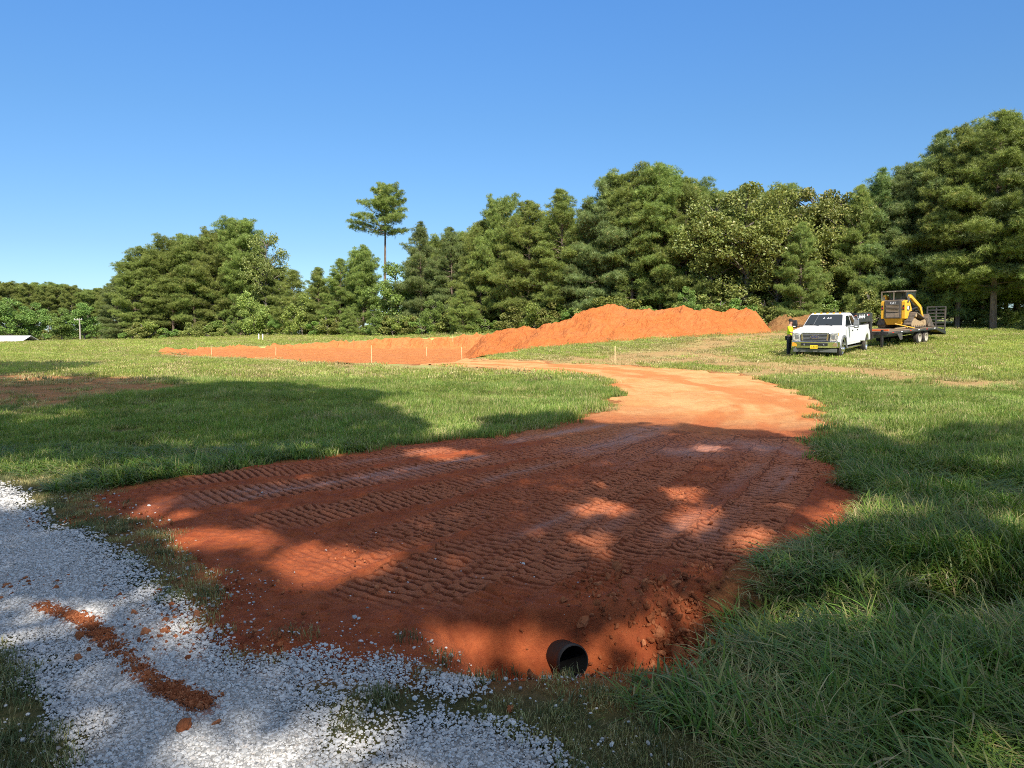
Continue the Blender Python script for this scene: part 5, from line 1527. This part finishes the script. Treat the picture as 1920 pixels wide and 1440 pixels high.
# hose reel in the bed is a thing of its own
HR = MB()
c0 = Vector((.62, 4.85, 1.52))
for sx in (-1, 1): HR.lathe([(sx * .10 - .012, .245), (sx * .10 - .012, .27), (sx * .10 + .012, .27), (sx * .10 + .012, .245)], 0, 0, 0, 'x', 26)
for k in range(6):
    a = k * math.pi / 3
    for sx in (-1, 1): HR.rod((sx * .10, 0, 0), (sx * .10, .255 * math.cos(a), .255 * math.sin(a)), .010, 5)
reel = HR.build('hose_reel', M_CHROME, None, 0, True)
mw = truck.matrix_basis
bpy.context.view_layer.update()
reel.matrix_world = truck.matrix_world @ Matrix.Translation((.70, 4.72, 1.64)) @ Matrix.Rotation(R(35), 4, 'Z')
tag(reel, 'round chrome hose reel standing in the truck bed beside the trailer neck', 'hose reel')
dh = MB().lathe([(-.085, .05), (-.085, .19), (.085, .19), (.085, .05)], 0, 0, 0, 'x', 22).build('hose', M_BLACK, reel, 0, True)
rs = MB(); rs.bar((-.12, 0, 0), (-.12, .0, -.74), .04, .03); rs.bar((.12, 0, 0), (.12, 0, -.74), .04, .03); rs.build('stand', M_BLACK, reel)

# ------------------------------------------------------------------ gooseneck flatbed trailer (hitch at origin, +y to its rear, its left side at +x)
TL_A = R(50)
tdir = np.array([math.sin(TL_A), math.cos(TL_A)])
z0t, z1t = zr, gz(*(HITCH + tdir * 7.2))
TP_ = math.atan2(z1t - z0t, 7.2)
trailer = empty('flatbed_trailer', (HITCH[0], HITCH[1], z0t), -TL_A, TP_)
tag(trailer, 'black gooseneck flatbed trailer with plank deck hitched to the white pickup', 'trailer')
DZ = .92
nk = MB()
for sx in (-1, 1):
    nk.bar((sx * .42, -.35, 1.62), (sx * .42, 2.35, 1.62), .10, .30)
    nk.bar((sx * .42, 2.28, .50), (sx * .42, 2.28, 1.90), .14, .22)
    nk.bar((sx * .30, 1.2, 1.48), (sx * .40, 2.2, .95), .05, .05)
nk.box(-.48, .48, -.42, -.28, 1.48, 1.78); nk.box(-.50, .50, 2.18, 2.38, 1.74, 1.92); nk.box(-.45, .45, 2.20, 2.36, .5, .68)
nk.rod((0, -.05, 1.0), (0, -.05, 1.6), .06)
nko = nk.build('gooseneck', M_BLKP, trailer, .01)
# tool tray panel at the neck with emblems and reflector
pn = MB(); pn.box(.475, .50, .55, 2.17, 1.48, 1.96); pn.box(-.50, -.475, .55, 2.17, 1.48, 1.96); pn.box(-.475, .475, .55, .58, 1.48, 1.96); pn.box(-.475, .475, .58, 2.17, 1.46, 1.48)
pno = pn.build('side_panel', M_BLKP, trailer, .004)
for k in range(3):
    y = .92 + k * .24
    d_ = MB()
    for (dy, dz, s_) in ((0, .075, .05), (0, -.055, .055), (-.07, .0, .05), (.07, .0, .05)):
        d_.prism([(y + dy, 1.76 + dz + s_), (y + dy + s_ * .9, 1.76 + dz), (y + dy, 1.76 + dz - s_), (y + dy - s_ * .9, 1.76 + dz)], .5005 + .001 * abs(dy) * 10 , .506 + .001 * abs(dy) * 10)
    d_.build('emblem', M_WHT, pno)
MB().box(.5005, .505, 1.72, 1.84, 1.80, 1.86).build('white_reflector', M_WHT, pno)
MB().box(.5005, .505, 1.84, 1.98, 1.80, 1.86).build('red_reflector', M_REDL, pno)
fr_ = MB()
for sx in (-1, 1):
    fr_.bar((sx * .50, 2.3, .70), (sx * .50, 8.9, .70), .10, .28)
    fr_.bar((sx * 1.23, 2.42, DZ - .09), (sx * 1.23, 8.95, DZ - .09), .06, .14)
    fr_.bar((sx * 1.23, 8.9, DZ - .09), (sx * 1.23, 10.25, DZ - .40), .07, .16)
    fr_.bar((sx * .5, 8.8, .66), (sx * .5, 10.2, .44), .08, .16)
fr_.bar((-1.25, 2.44, DZ - .10), (1.25, 2.44, DZ - .10), .10, .18)
for k in range(11): fr_.bar((-1.2, 2.9 + k * .6, DZ - .13), (1.2, 2.9 + k * .6, DZ - .13), .06, .08)
fr_.bar((-1.25, 10.25, DZ - .42), (1.25, 10.25, DZ - .42), .12, .18)
fro = fr_.build('frame', M_BLKP, trailer, .006)
dk = MB()
for k in range(14):
    x = -1.17 + k * .168
    dk.box(x, x + .158, 2.5, 8.92, DZ - .045, DZ + .002 * (k % 3))
dk.build('deck', M_DECK, trailer)
dv_ = MB()
for k in range(14):
    x = -1.17 + k * .168
    dv_.loft([[(x, 8.93, DZ - .045), (x + .158, 8.93, DZ - .045), (x + .158, 8.93, DZ), (x, 8.93, DZ)], [(x, 10.2, DZ - .37), (x + .158, 10.2, DZ - .37), (x + .158, 10.2, DZ - .32), (x, 10.2, DZ - .32)]])
dv_.build('dovetail', M_DECK, trailer)
for sx in (-1, 1):
    rr_ = MB(); rr_.bar((sx * 1.29, 2.42, DZ - .06), (sx * 1.29, 8.95, DZ - .06), .03, .07)
    for k in range(12): rr_.box(min(sx * 1.26, sx * 1.285), max(sx * 1.26, sx * 1.285), 2.7 + k * .54, 2.78 + k * .54, DZ - .12, DZ - .01)
    ro_ = rr_.build('rub_rail', M_DGREY, trailer)
    for k in range(6): MB().box(min(sx * 1.306, sx * 1.309), max(sx * 1.306, sx * 1.309), 2.9 + k * 1.1, 3.1 + k * 1.1, DZ - .08, DZ - .04).build('reflector', M_WHT if k % 2 else M_REDL, ro_)
    jk = MB(); jk.bar((sx * .98, 2.44, .06), (sx * .98, 2.44, 1.02), .11, .11); jk.box(min(sx * .86, sx * 1.10), max(sx * .86, sx * 1.10), 2.32, 2.56, 0.02, .06); jk.build('landing_jack', M_BLKP, trailer, .006)
    for y in (6.85, 7.75):
        wheel(trailer, sx * 1.02, y, False, sx, .385, 'wheel', M_RIMW, proud=False)
    # folded-up ramp: ladder of flat bars
    rp_ = MB(); x0, x1 = sorted((sx * .16, sx * 1.16))
    zb, zt = DZ - .40, DZ + 1.13
    yb = 10.36
    for x in (x0, x1): rp_.bar((x, yb, zb), (x, yb + .06, zt), .07, .06)
    for k in range(8): rp_.bar((x0, yb + .06 * (k + .8) / 8, zb + (zt - zb) * (k + 1) / 8.05), (x1, yb + .06 * (k + .8) / 8, zb + (zt - zb) * (k + 1) / 8.05), .05, .065)
    rp_.bar(((x0 + x1) / 2, yb, zb + .3), ((x0 + x1) / 2, yb + .06, zt), .07, .03)
    rp_.build('loading_ramp', M_DGREY, trailer, .004)
ax = MB(); ax.rod((-1.0, 6.85, .385), (1.0, 6.85, .385), .06); ax.rod((-1.0, 7.75, .385), (1.0, 7.75, .385), .06)
for sx in (-1, 1): ax.bar((sx * .55, 6.4, .48), (sx * .55, 8.2, .48), .08, .1)
ax.build('axles', M_BLKP, trailer)
fl_ = MB(); fl_.loft([[(1.26, 3.6, DZ - .15), (1.28, 3.6, DZ - .15), (1.28, 3.95, DZ - .50), (1.26, 3.95, DZ - .50)], [(1.26, 4.2, DZ - .15), (1.28, 4.2, DZ - .15), (1.28, 4.25, DZ - .48), (1.26, 4.25, DZ - .48)]]); fl_.build('side_bracket', M_DGREY, trailer)
bpy.context.view_layer.update()
MT = trailer.matrix_world.copy()
def on_trailer(o, x, y, z, rz=0): o.matrix_world = MT @ Matrix.Translation((x, y, z)) @ Matrix.Rotation(rz, 4, 'Z')
# loose gear on the deck
st = MB(); st.bar((-.9, 0, .05), (1.0, .0, .05), .14, .09); st.bar((-.6, .18, .04), (.9, .22, .04), .09, .07)
so = st.build('orange_beam', M_RUST, None, .008); on_trailer(so, .1, 2.95, DZ + .004); tag(so, 'orange steel beam lying across the front of the trailer deck', 'beam')
st = MB(); st.rod((-.5, -.3, .06), (.55, .35, .06), .035); so = st.build('pry_bar', M_DUST, None); on_trailer(so, .75, 5.3, DZ + .01, .9); tag(so, 'long tan pole lying on the deck in front of the tracks', 'pole')
st = MB(); st.bar((0, -.5, .04), (0, .5, .30), .07, .05); so = st.build('tie_down_bar', M_YELP, None, .006); on_trailer(so, .78, 5.7, DZ + .01, 2.2); tag(so, 'short yellow bar leaning beside the right track of the loader', 'bar')
st = MB(); st.bar((-.55, 0, 0), (.55, .1, .34), .05, .05); st.bar((-.5, .12, -.02), (.58, .2, .30), .05, .05); so = st.build('folded_bracket', M_STEEL, None, .005); on_trailer(so, -.55, 3.35, DZ + .15, -.3); tag(so, 'pair of grey steel bars propped up at the front of the deck', 'steel bars')

# ------------------------------------------------------------------ compact track loader (rear at y=0, +y is its forward, base of tracks at z=0)
ldr = empty('track_loader'); on_trailer(ldr, 0, 6.0, DZ + .006)
tag(ldr, 'yellow and black compact track loader on the trailer, seen from behind', 'loader')
def hull(circles, n=48):
    pts = np.concatenate([[(cx + r * math.cos(a), cz + r * math.sin(a)) for a in np.linspace(0, 2 * math.pi, n, endpoint=False)] for cx, cz, r in circles])
    pts = pts[np.lexsort((pts[:, 1], pts[:, 0]))]
    def half(P):
        h = []
        for p in P:
            while len(h) > 1 and np.cross(h[-1] - h[-2], p - h[-2]) <= 0: h.pop()
            h.append(p)
        return h
    return np.array(half(pts)[:-1] + half(pts[::-1])[:-1])
TC = [(.42, .26, .24), (.92, .74, .19), (2.12, .28, .26)]
for sx in (-1, 1):
    x0, x1 = sorted((sx * .52, sx * .92))
    O = hull([(a, b_ + .0, r) for a, b_, r in TC]); I = hull([(a, b_, r - .05) for a, b_, r in TC])
    trk = MB()
    # resample loops by arc length
    def resamp(Q, n):
        Q = np.vstack([Q, Q[:1]]); s_ = np.r_[0, np.cumsum(np.linalg.norm(np.diff(Q, axis=0), axis=1))]
        t_ = np.linspace(0, s_[-1], n, endpoint=False); return np.c_[np.interp(t_, s_, Q[:, 0]), np.interp(t_, s_, Q[:, 1])]
    n = 88; Oo = resamp(O, n)
    tg = np.roll(Oo, -1, 0) - np.roll(Oo, 1, 0); tg /= np.linalg.norm(tg, axis=1)[:, None]; nr = np.c_[tg[:, 1], -tg[:, 0]]
    lug = np.where((np.arange(n) % 4) < 2, 0.0, -.035)
    out = Oo + nr * lug[:, None]; inn = Oo - nr * .075
    A0 = [trk.bm.verts.new((x0, p[0], p[1])) for p in out]; A1 = [trk.bm.verts.new((x1, p[0], p[1])) for p in out]
    B0 = [trk.bm.verts.new((x0, p[0], p[1])) for p in inn]; B1 = [trk.bm.verts.new((x1, p[0], p[1])) for p in inn]
    for i in range(n):
        j = (i + 1) % n
        for q in ((A0[i], A0[j], A1[j], A1[i]), (B0[i], B1[i], B1[j], B0[j]), (A0[i], B0[i], B0[j], A0[j]), (A1[i], A1[j], B1[j], B1[i])): trk.bm.faces.new(q)
    to = trk.build('track', M_TRACK, ldr)
    rf = MB(); rf.prism([(.50, .16), (.72, .50), (.92, .56), (1.25, .44), (2.0, .30), (2.10, .14)], x0 + .06, x1 - .06); rf.build('roller_frame', M_DUST, to, .02)
    rl = MB()
    for k in range(5):
        for xx in ((x0 + .01, x0 + .06), (x1 - .06, x1 - .01)): rl.rod((xx[0], .68 + k * .3, .14), (xx[1], .68 + k * .3, .14), .085, 14)
    for (cy, cz, rr2) in ((.42, .26, .155), (.92, .74, .12), (2.12, .28, .17)): rl.rod((x0 + .02, cy, cz), (x1 - .02, cy, cz), rr2, 18)
    rl.build('rollers', M_DUST, to)
    # lift-arm tower and flank
    fk = MB(); xa, xb = sorted((sx * .46, sx * .66))
    fk.prism([(.02, .56), (.0, 1.52), (.30, 1.60), (.62, 1.55), (.80, 1.28), (.98, .98), (.62, .92), (.40, .56)], xa, xb)
    fo = fk.build('side_tower', M_YELP, ldr, .02)
    MB().box(min(sx * .53, sx * .62), max(sx * .53, sx * .62), -.012, .03, 1.06, 1.32).build('tail_light', M_BLACK, fo, .006)
    MB().box(min(sx * .545, sx * .605), max(sx * .545, sx * .605), -.02, .0, 1.12, 1.20).build('red_lens', M_REDL, fo)
    MB().prism([(.26, 1.00), (.26, 1.28), (.62, 1.28), (.66, 1.16), (.56, 1.0)], sx * .661, sx * .668).build('side_decal', M_DGREY, fo)
    MB().prism([(.30, 1.08), (.30, 1.24), (.46, 1.24), (.46, 1.06)], sx * .669, sx * .673).build('white_sticker', M_WHT, fo)
    # lift arm: rises from the tower, runs forward and down to the bucket
    la = MB(); xa, xb = sorted((sx * .60, sx * .74))
    la.prism([(.42, 1.72), (.50, 1.90), (.66, 1.88), (1.98, 1.26), (2.38, .62), (2.36, .42), (2.20, .40), (2.18, .60), (1.84, 1.10), (.66, 1.68)], xa, xb)
    lo = la.build('lift_arm', M_YELP, ldr, .015)
    MB().bar((sx * .67, .30, 1.46), (sx * .67, .50, 1.78), .08, .10).build('link', M_DGREY, lo, .01)
    MB().rod((sx * .60, .72, 1.0), (sx * .66, 1.70, 1.18), .055, 10).rod((sx * .66, 1.5, 1.14), (sx * .66, 2.1, .8), .03, 10).build('cylinder', M_BLACK, lo)
rd = MB(); rd.prism([(-.455, .58), (-.455, 1.56), (.455, 1.56), (.455, .58)], -.03, .10, 'y')
rdo = rd.build('engine_door', M_DGREY, ldr, .03)
for k in range(6):
    z = .93 + k * .073
    MB().loft([[(-.34, -.035, z), (.34, -.035, z), (.34, -.075, z + .035), (-.34, -.075, z + .035)], [(-.34, -.032, z + .008), (.34, -.032, z + .008), (.34, -.07, z + .045), (-.34, -.07, z + .045)]]).build('louver', M_TAN, rdo)
MB().box(-.36, .36, -.036, -.031, .64, .90).build('lower_mesh', M_STEEL, rdo)
lettering('maker_letters', 'CAT', .17, M_WHT, rdo, (.02, -.034, 1.44), (R(90), 0, 0), .003)
bl = MB(); bl.loft([[(-.50, .02, .58), (.50, .02, .58), (.50, 1.9, .58), (-.50, 1.9, .58)], [(-.40, .16, .22), (.40, .16, .22), (.40, 1.9, .22), (-.40, 1.9, .22)]]); bl.build('belly_pan', M_YELP, ldr, .02)
MB().box(-.45, .45, .10, 1.0, .58, 1.50).build('engine_bay', M_DGREY, ldr)
# dusty shelf over the engine
MB().box(-.46, .46, -.02, .62, 1.565, 1.62).build('engine_cover', M_STEEL, ldr, .01)
cb = MB()
for sx in (-1, 1):
    cb.bar((sx * .44, .66, 1.5), (sx * .44, .62, 2.06), .07, .09); cb.bar((sx * .44, 1.86, .6), (sx * .44, 1.78, 2.06), .07, .09); cb.bar((sx * .44, .62, 1.60), (sx * .44, 1.84, 1.40), .06, .07)
    cb.bar((sx * .44, .62, 2.04), (sx * .44, 1.80, 2.04), .07, .07)
    cb.box(min(sx * .42, sx * .46), max(sx * .42, sx * .46), .7, 1.85, .58, 1.5)
cb.bar((-.46, .64, 1.64), (.46, .64, 1.64), .07, .08); cb.bar((-.46, .62, 2.03), (.46, .62, 2.03), .07, .08); cb.box(-.44, .44, 1.0, 1.85, .55, .62)
cbo = cb.build('cab_frame', M_BLKP, ldr, .01)
MB().box(-.10, .40, .645, .66, 1.69, 1.99).build('rear_window', M_GLASS, cbo)
for sx in (-1, 1): MB().box(min(sx * .455, sx * .465), max(sx * .455, sx * .465), .72, 1.76, 1.56, 1.99).build('side_screen', M_GLASS, cbo)
se = MB(); se.box(-.24, .24, .95, 1.35, 1.0, 1.15); se.box(-.24, .24, .90, 1.02, 1.15, 1.70); se.build('seat', M_BLACK, cbo, .03)
MB().prism([(-.50, 2.07), (-.48, 2.13), (.48, 2.13), (.50, 2.07)], .28, 1.92, 'y').build('roof', M_STEEL, ldr, .015)
gd = MB()
for x in (-.64, .02): gd.bar((x, .05, 1.60), (x, .05, 2.07), .045, .045)
gd.bar((-.66, .05, 2.08), (.10, .05, 2.08), .05, .05); gd.bar((-.64, .05, 2.08), (-.48, .70, 2.08), .05, .05); gd.bar((.02, .05, 2.08), (.0, .40, 2.08), .05, .05); gd.build('rear_guard', M_STEEL, ldr, .006)
bk = MB()
x0, x1 = -.98, .98
bk.prism([(2.42, .04), (2.30, .22), (2.30, .52), (2.42, .74), (2.50, .74), (2.42, .52), (2.40, .24), (2.50, .08), (3.30, .02), (3.30, .0)], x0, x1)
for sx in (-1, 1): bk.prism([(2.42, .03), (2.32, .25), (2.34, .55), (2.46, .74), (2.62, .66), (3.26, .03)], sx * .96, sx * .985)
bk.build('bucket', M_TRACK, ldr, .008)

# ------------------------------------------------------------------ person beside the truck, mostly behind its mirror
def person_at(x, y, face, label):
    g0 = gz(x, y)
    root = empty('person', (x, y, g0), face)       # faces -y at zero
    tag(root, label, 'person')
    def skin(name, verts, edges, rad, mat, sub=2):
        me = bpy.data.meshes.new(name + '_cage'); me.from_pydata(verts, edges, [])
        o = bpy.data.objects.new('tmp', me); COL.objects.link(o)
        md = o.modifiers.new('skin', 'SKIN'); md.use_smooth_shade = True
        for i, v in enumerate(me.skin_vertices[0].data): v.radius = rad[i] if isinstance(rad[i], tuple) else (rad[i], rad[i]); v.use_root = (i == 0)
        ss = o.modifiers.new('sub', 'SUBSURF'); ss.levels = sub; ss.render_levels = sub
        dg = bpy.context.evaluated_depsgraph_get()
        m2 = bpy.data.meshes.new_from_object(o.evaluated_get(dg)); bpy.data.objects.remove(o)
        m2.materials.clear(); m2.materials.append(mat)
        return link(name, m2, root)
    # one continuous body: pelvis, spine, neck, head; legs with feet; arms with hands of five fingers
    V, E, Rr = [], [], []
    def add(p, r, prev=None):
        V.append(p); Rr.append(r); i = len(V) - 1
        if prev is not None: E.append((prev, i))
        return i
    pel = add((0, 0, .95), (.15, .11))
    sp1 = add((0, -.01, 1.10), (.135, .10), pel); sp2 = add((0, -.02, 1.28), (.16, .115), sp1); sp3 = add((0, -.02, 1.42), (.15, .10), sp2)
    nk_ = add((0, -.03, 1.52), (.058, .058), sp3); hd = add((0, -.05, 1.60), (.078, .088), nk_); hd2 = add((0, -.05, 1.70), (.075, .092), hd)
    hand_tip = []
    for s in (-1, 1):
        hip = add((s * .10, 0, .88), (.092, .095), pel); kn = add((s * .115, -.03 if s > 0 else .02, .50), (.062, .065), hip); an = add((s * .12, .02, .10), (.042, .045), kn); ft = add((s * .13, -.13, .045), (.045, .035), an)
        sh = add((s * .19, -.02, 1.40), (.062, .062), sp3); el_ = add((s * .26, -.10, 1.14), (.044, .044), sh)
        wr = add((s * .20, -.34, 1.16), (.028, .030), el_); pm = add((s * .19, -.41, 1.17), (.022, .036), wr)
        for k in range(4):
            f1 = add((s * .19 + (k - 1.5) * .006, -.46 - .004 * (k % 2), 1.145 + k * .019), (.009, .009), pm)
            add((s * .175 + (k - 1.5) * .006, -.49 - (.008 if k in (1, 2) else 0), 1.14 + k * .017), (.008, .008), f1)
        th = add((s * .165, -.40, 1.205), (.010, .010), pm); add((s * .15, -.435, 1.215), (.009, .009), th)
    skin('body', V, E, Rr, M_SKIN)
    # shirt and trousers as clothing over it
    Vs, Es, Rs = [], [], []
    V2, E2, R2 = V, E, Rr
    def cloth(name, chain, mat, infl):
        verts, edges, rad, m = [], [], [], {}
        for a, b_ in chain:
            for q in (a, b_):
                if q not in m:
                    m[q] = len(verts); verts.append(V[q]); r_ = Rr[q]; rad.append((r_[0] + infl, r_[1] + infl))
            edges.append((m[a], m[b_]))
        return skin(name, verts, edges, rad, mat)
    n_side = 4 + 4 + 8 + 2   # vertices added per side
    L0, R0 = 7, 7 + n_side
    shirt = [(0, 1), (1, 2), (2, 3)]
    for s0 in (L0, R0): shirt += [(3, s0 + 4), (s0 + 4, s0 + 5)]
    cloth('shirt', shirt, M_HIVIS, .020)
    tr_ = [(0, L0), (L0, L0 + 1), (L0 + 1, L0 + 2), (0, R0), (R0, R0 + 1), (R0 + 1, R0 + 2)]
    cloth('trousers', tr_, M_TROUS, .014)
    for s0 in (L0, R0):
        a, f = V[s0 + 2], V[s0 + 3]
        MB().loft([[(a[0] - .05, .08, 0), (a[0] + .05, .08, 0), (a[0] + .05, .08, .13), (a[0] - .05, .08, .13)], [(a[0] - .055, -.04, 0), (a[0] + .055, -.04, 0), (a[0] + .05, -.04, .13), (a[0] - .05, -.04, .13)], [(f[0] - .05, -.20, 0), (f[0] + .05, -.20, 0), (f[0] + .04, -.19, .06), (f[0] - .04, -.19, .06)]]).build('boot', M_BLACK, root, .02)
    # cap with brim, face details
    cp_ = MB(); cp_.lathe([(.0, .098), (.05, .102), (.10, .085), (.13, .03), (.135, 0), (.0, 0)], 0, -.045, 1.665, 'z', 18); cp_.loft([[(-.075, -.13, 1.672), (.075, -.13, 1.672), (.075, -.13, 1.682), (-.075, -.13, 1.682)], [(-.05, -.215, 1.66), (.05, -.215, 1.66), (.05, -.215, 1.668), (-.05, -.215, 1.668)]]); cp_.build('cap', M_HAIR, root, 0, True)
    fc_ = MB(); fc_.loft([[(-.014, -.135, 1.60), (.014, -.135, 1.60), (.007, -.135, 1.645), (-.007, -.135, 1.645)], [(-.010, -.163, 1.603), (.010, -.163, 1.603), (.005, -.145, 1.64), (-.005, -.145, 1.64)]]); fc_.build('nose', M_SKIN, root, .003)
    for s in (-1, 1):
        MB().rod((s * .032, -.132, 1.645), (s * .032, -.142, 1.645), .011, 8).build('eye', M_BLACK, root)
        MB().rod((s * .080, -.045, 1.625), (s * .095, -.035, 1.625), .028, 10).build('ear', M_SKIN, root)
    MB().box(-.024, .024, -.140, -.132, 1.568, 1.576).build('mouth', M_REDL, root)
    return root
pp = fc - ldir * 1.42 + bdir * 1.05
person_at(pp[0], pp[1], -TR_A + R(95), 'person in bright yellow shirt and dark cap standing behind the white pickup mirror')

# ------------------------------------------------------------------ survey stakes and posts
stakes = [(368, 644, 658, 'thin stake in the grass behind the left tip of the clay pad'), (397, 648, 668, 'wooden stake at the left front corner of the clay pad'),
          (517, 650, 667, 'thin wooden stake inside the clay pad, second from its left end'), (697, 648, 681, 'tall wooden stake in the middle of the front edge of the clay pad'),
          (800, 641, 660, 'wooden stake standing in the clay before the cut bank'), (866, 641, 665, 'wooden stake where the pad, the drive and a grass strip meet'),
          (1022, 643, 651, 'short stake in the grass at the foot of the clay heap'), (1153, 650, 682, 'thin stake in the dry grass strip beside the bend of the drive'),
          (848, 622, 632, 'small stake on top of the cut bank left of the clay heap')]
for px, yt, yb, lb in stakes:
    g = at(px, yb); z = gz(g[0], g[1])
    h = (yb - yt) / F_PX * g[1] * 1.06
    w = .034 if (yb - yt) > 15 else .03
    m = MB(); m.loft([[(-w / 2, -.014, -.25), (w / 2, -.014, -.25), (w / 2, .014, -.25), (-w / 2, .014, -.25)], [(-w / 2, -.014, h), (w / 2, -.014, h), (w / 2, .014, h), (-w / 2, .014, h)]])
    o = m.build('survey_stake', M_STAKE); o.location = (g[0], g[1], z); o.rotation_euler = (rng.normal(0, .02), rng.normal(0, .025), rng.uniform(-.4, .4))
    tag(o, lb, 'stake', 'wooden survey stakes')
for px, lb in ((485.5, 'white marker post beyond the pad, left one of a pair'), (493, 'white marker post beyond the pad, right one of a pair')):
    g = at(px, 638); h = 11.5 / F_PX * g[1]
    m = MB(); m.loft([[(-.05, -.05, -.2), (.05, -.05, -.2), (.05, .05, -.2), (-.05, .05, -.2)], [(-.05, -.05, h), (.05, -.05, h), (.05, .05, h), (-.05, .05, h)], [(-.02, -.02, h + .05), (.02, -.02, h + .05), (.02, .02, h + .05), (-.02, .02, h + .05)]])
    o = m.build('marker_post', M_ROOF); o.location = (g[0], g[1], gz(*g)); tag(o, lb, 'post', 'white marker posts')

# ------------------------------------------------------------------ utility pole, shed across the field
d = 176; x = (152 - CX) / F_PX * d; zt = at_d(152, d, 597)[2]; z0 = gz(x, d)
up_ = empty('utility_pole', (x, d, z0)); tag(up_, 'wooden utility pole with a crossarm at the far side of the field', 'utility pole')
MB().rod((0, 0, -.5), (0, 0, zt - z0), .20, 10, .14).build('pole', M_POLE, up_, 0, True)
MB().bar((-1.25, 0, zt - z0 - .35), (.65, 0, zt - z0 - .30), .14, .16).build('crossarm', M_POLE, up_)
ins = MB()
for xx in (-1.15, -.5, .55): ins.rod((xx, 0, zt - z0 - .25), (xx, 0, zt - z0 - .02), .06, 8)
ins.build('insulators', M_WHT, up_)
d = 172
bx0, bx1 = (-60 - CX) / F_PX * d, (60 - CX) / F_PX * d
zb = gz((bx0 + bx1) / 2, d)
sh_ = empty('shed', ((bx0 + bx1) / 2, d, zb)); tag(sh_, 'long low shed with a white roof at the left edge across the field', 'shed')
hw = (bx1 - bx0) / 2
ztop = at_d(20, d, 632)[2] - zb; zev = at_d(20, d, 640.5)[2] - zb
MB().box(-hw + .3, hw - .3, -3, 3, -1.5, zev).build('wall', M_WALL, sh_)
MB().prism([(-3.4, zev), (0, ztop + .25), (3.4, zev), (3.4, zev + .08), (0, ztop + .33), (-3.4, zev + .08)], -hw, hw).build('roof', M_ROOF, sh_)

# ------------------------------------------------------------------ culvert pipe, clay lumps
pax = Vector(PAX); pc = Vector(PIPE_C)
pb = MB()
u = pax.cross(Vector((0, 0, 1))).normalized(); v = u.cross(pax)
rings = []
for (o_, r_) in ((-.07, PR * 1.0), (-.06, PR * 1.04), (-.04, PR * 1.04), (-.03, PR), (.0, PR), (.25, PR), (.6, PR), (1.2, PR), (1.2, PR * .9), (.0, PR * .9), (-.055, PR * .92), (-.07, PR * .94)):
    rings.append([pc + pax * o_ + (u * math.cos(a) + v * math.sin(a)) * r_ for a in np.linspace(0, 2 * math.pi, 28, endpoint=False)])
pb.loft(rings + [rings[0]], cap=False)
# far end closed in the dark
pb.loft([[pc + pax * 1.19 + (u * math.cos(a) + v * math.sin(a)) * PR * .95 for a in np.linspace(0, 2 * math.pi, 28, endpoint=False)], [pc + pax * 1.2 + (u * math.cos(a) + v * math.sin(a)) * PR * .95 for a in np.linspace(0, 2 * math.pi, 28, endpoint=False)]])
tag(pb.build('culvert_pipe', M_PIPE, None, 0, True), 'black plastic culvert pipe opening out of the clay bank', 'culvert pipe')

lumps = [(1290, 1187, .075, 'largest orange clay lump, lying on the bank right of the culvert'), (1275, 1206, .048, 'clay lump just below the largest one on the bank'), (1312, 1190, .06, 'long clay lump leaning against the largest one on the bank'),
         (1243, 1148, .04, 'clay lump standing upright on the bank above the culvert'), (1318, 1175, .05, 'dark clay lump at the grass edge right of the culvert'), (1192, 1102, .03, 'small clay lump on the drive above the culvert'),
         (348, 1369, .033, 'red clay lump lying alone on the white gravel at the bottom'), (405, 1362, .017, 'small red clay lump on the gravel right of the lone one'), (352, 1240, .026, 'red clay lump on gravel near the lower edge of the clay'),
         (312, 1190, .022, 'small red clay lump between the clay streak and the drive'), (273, 1190, .025, 'red lump on white gravel between the streak and the drive edge'), (222, 1124, .020, 'red lump lying alone above the clay streak'),
         (955, 1340, .02, 'small red clay lump in the short grass below the culvert'), (998, 1246, .045, 'pale clay lump at the grass edge left of the culvert')]
for k, (px, py, r_, lb) in enumerate(lumps):
    g = at(px, py)
    if py < 1260 and 1000 < px < 1360: g = g + np.array([0.0, .12])
    me = stone_mesh('clay_lump', 800 + k, M_CRUMB, 3, .55)
    o = link('clay_lump', me); o.scale = (r_ * 1.15, r_, r_ * .85); o.location = (g[0], g[1], gz(*g) + r_ * .45); o.rotation_euler = tuple(np.random.default_rng(k).uniform(0, 6, 3))
    tag(o, lb, 'clay lump', 'loose lumps of clay')
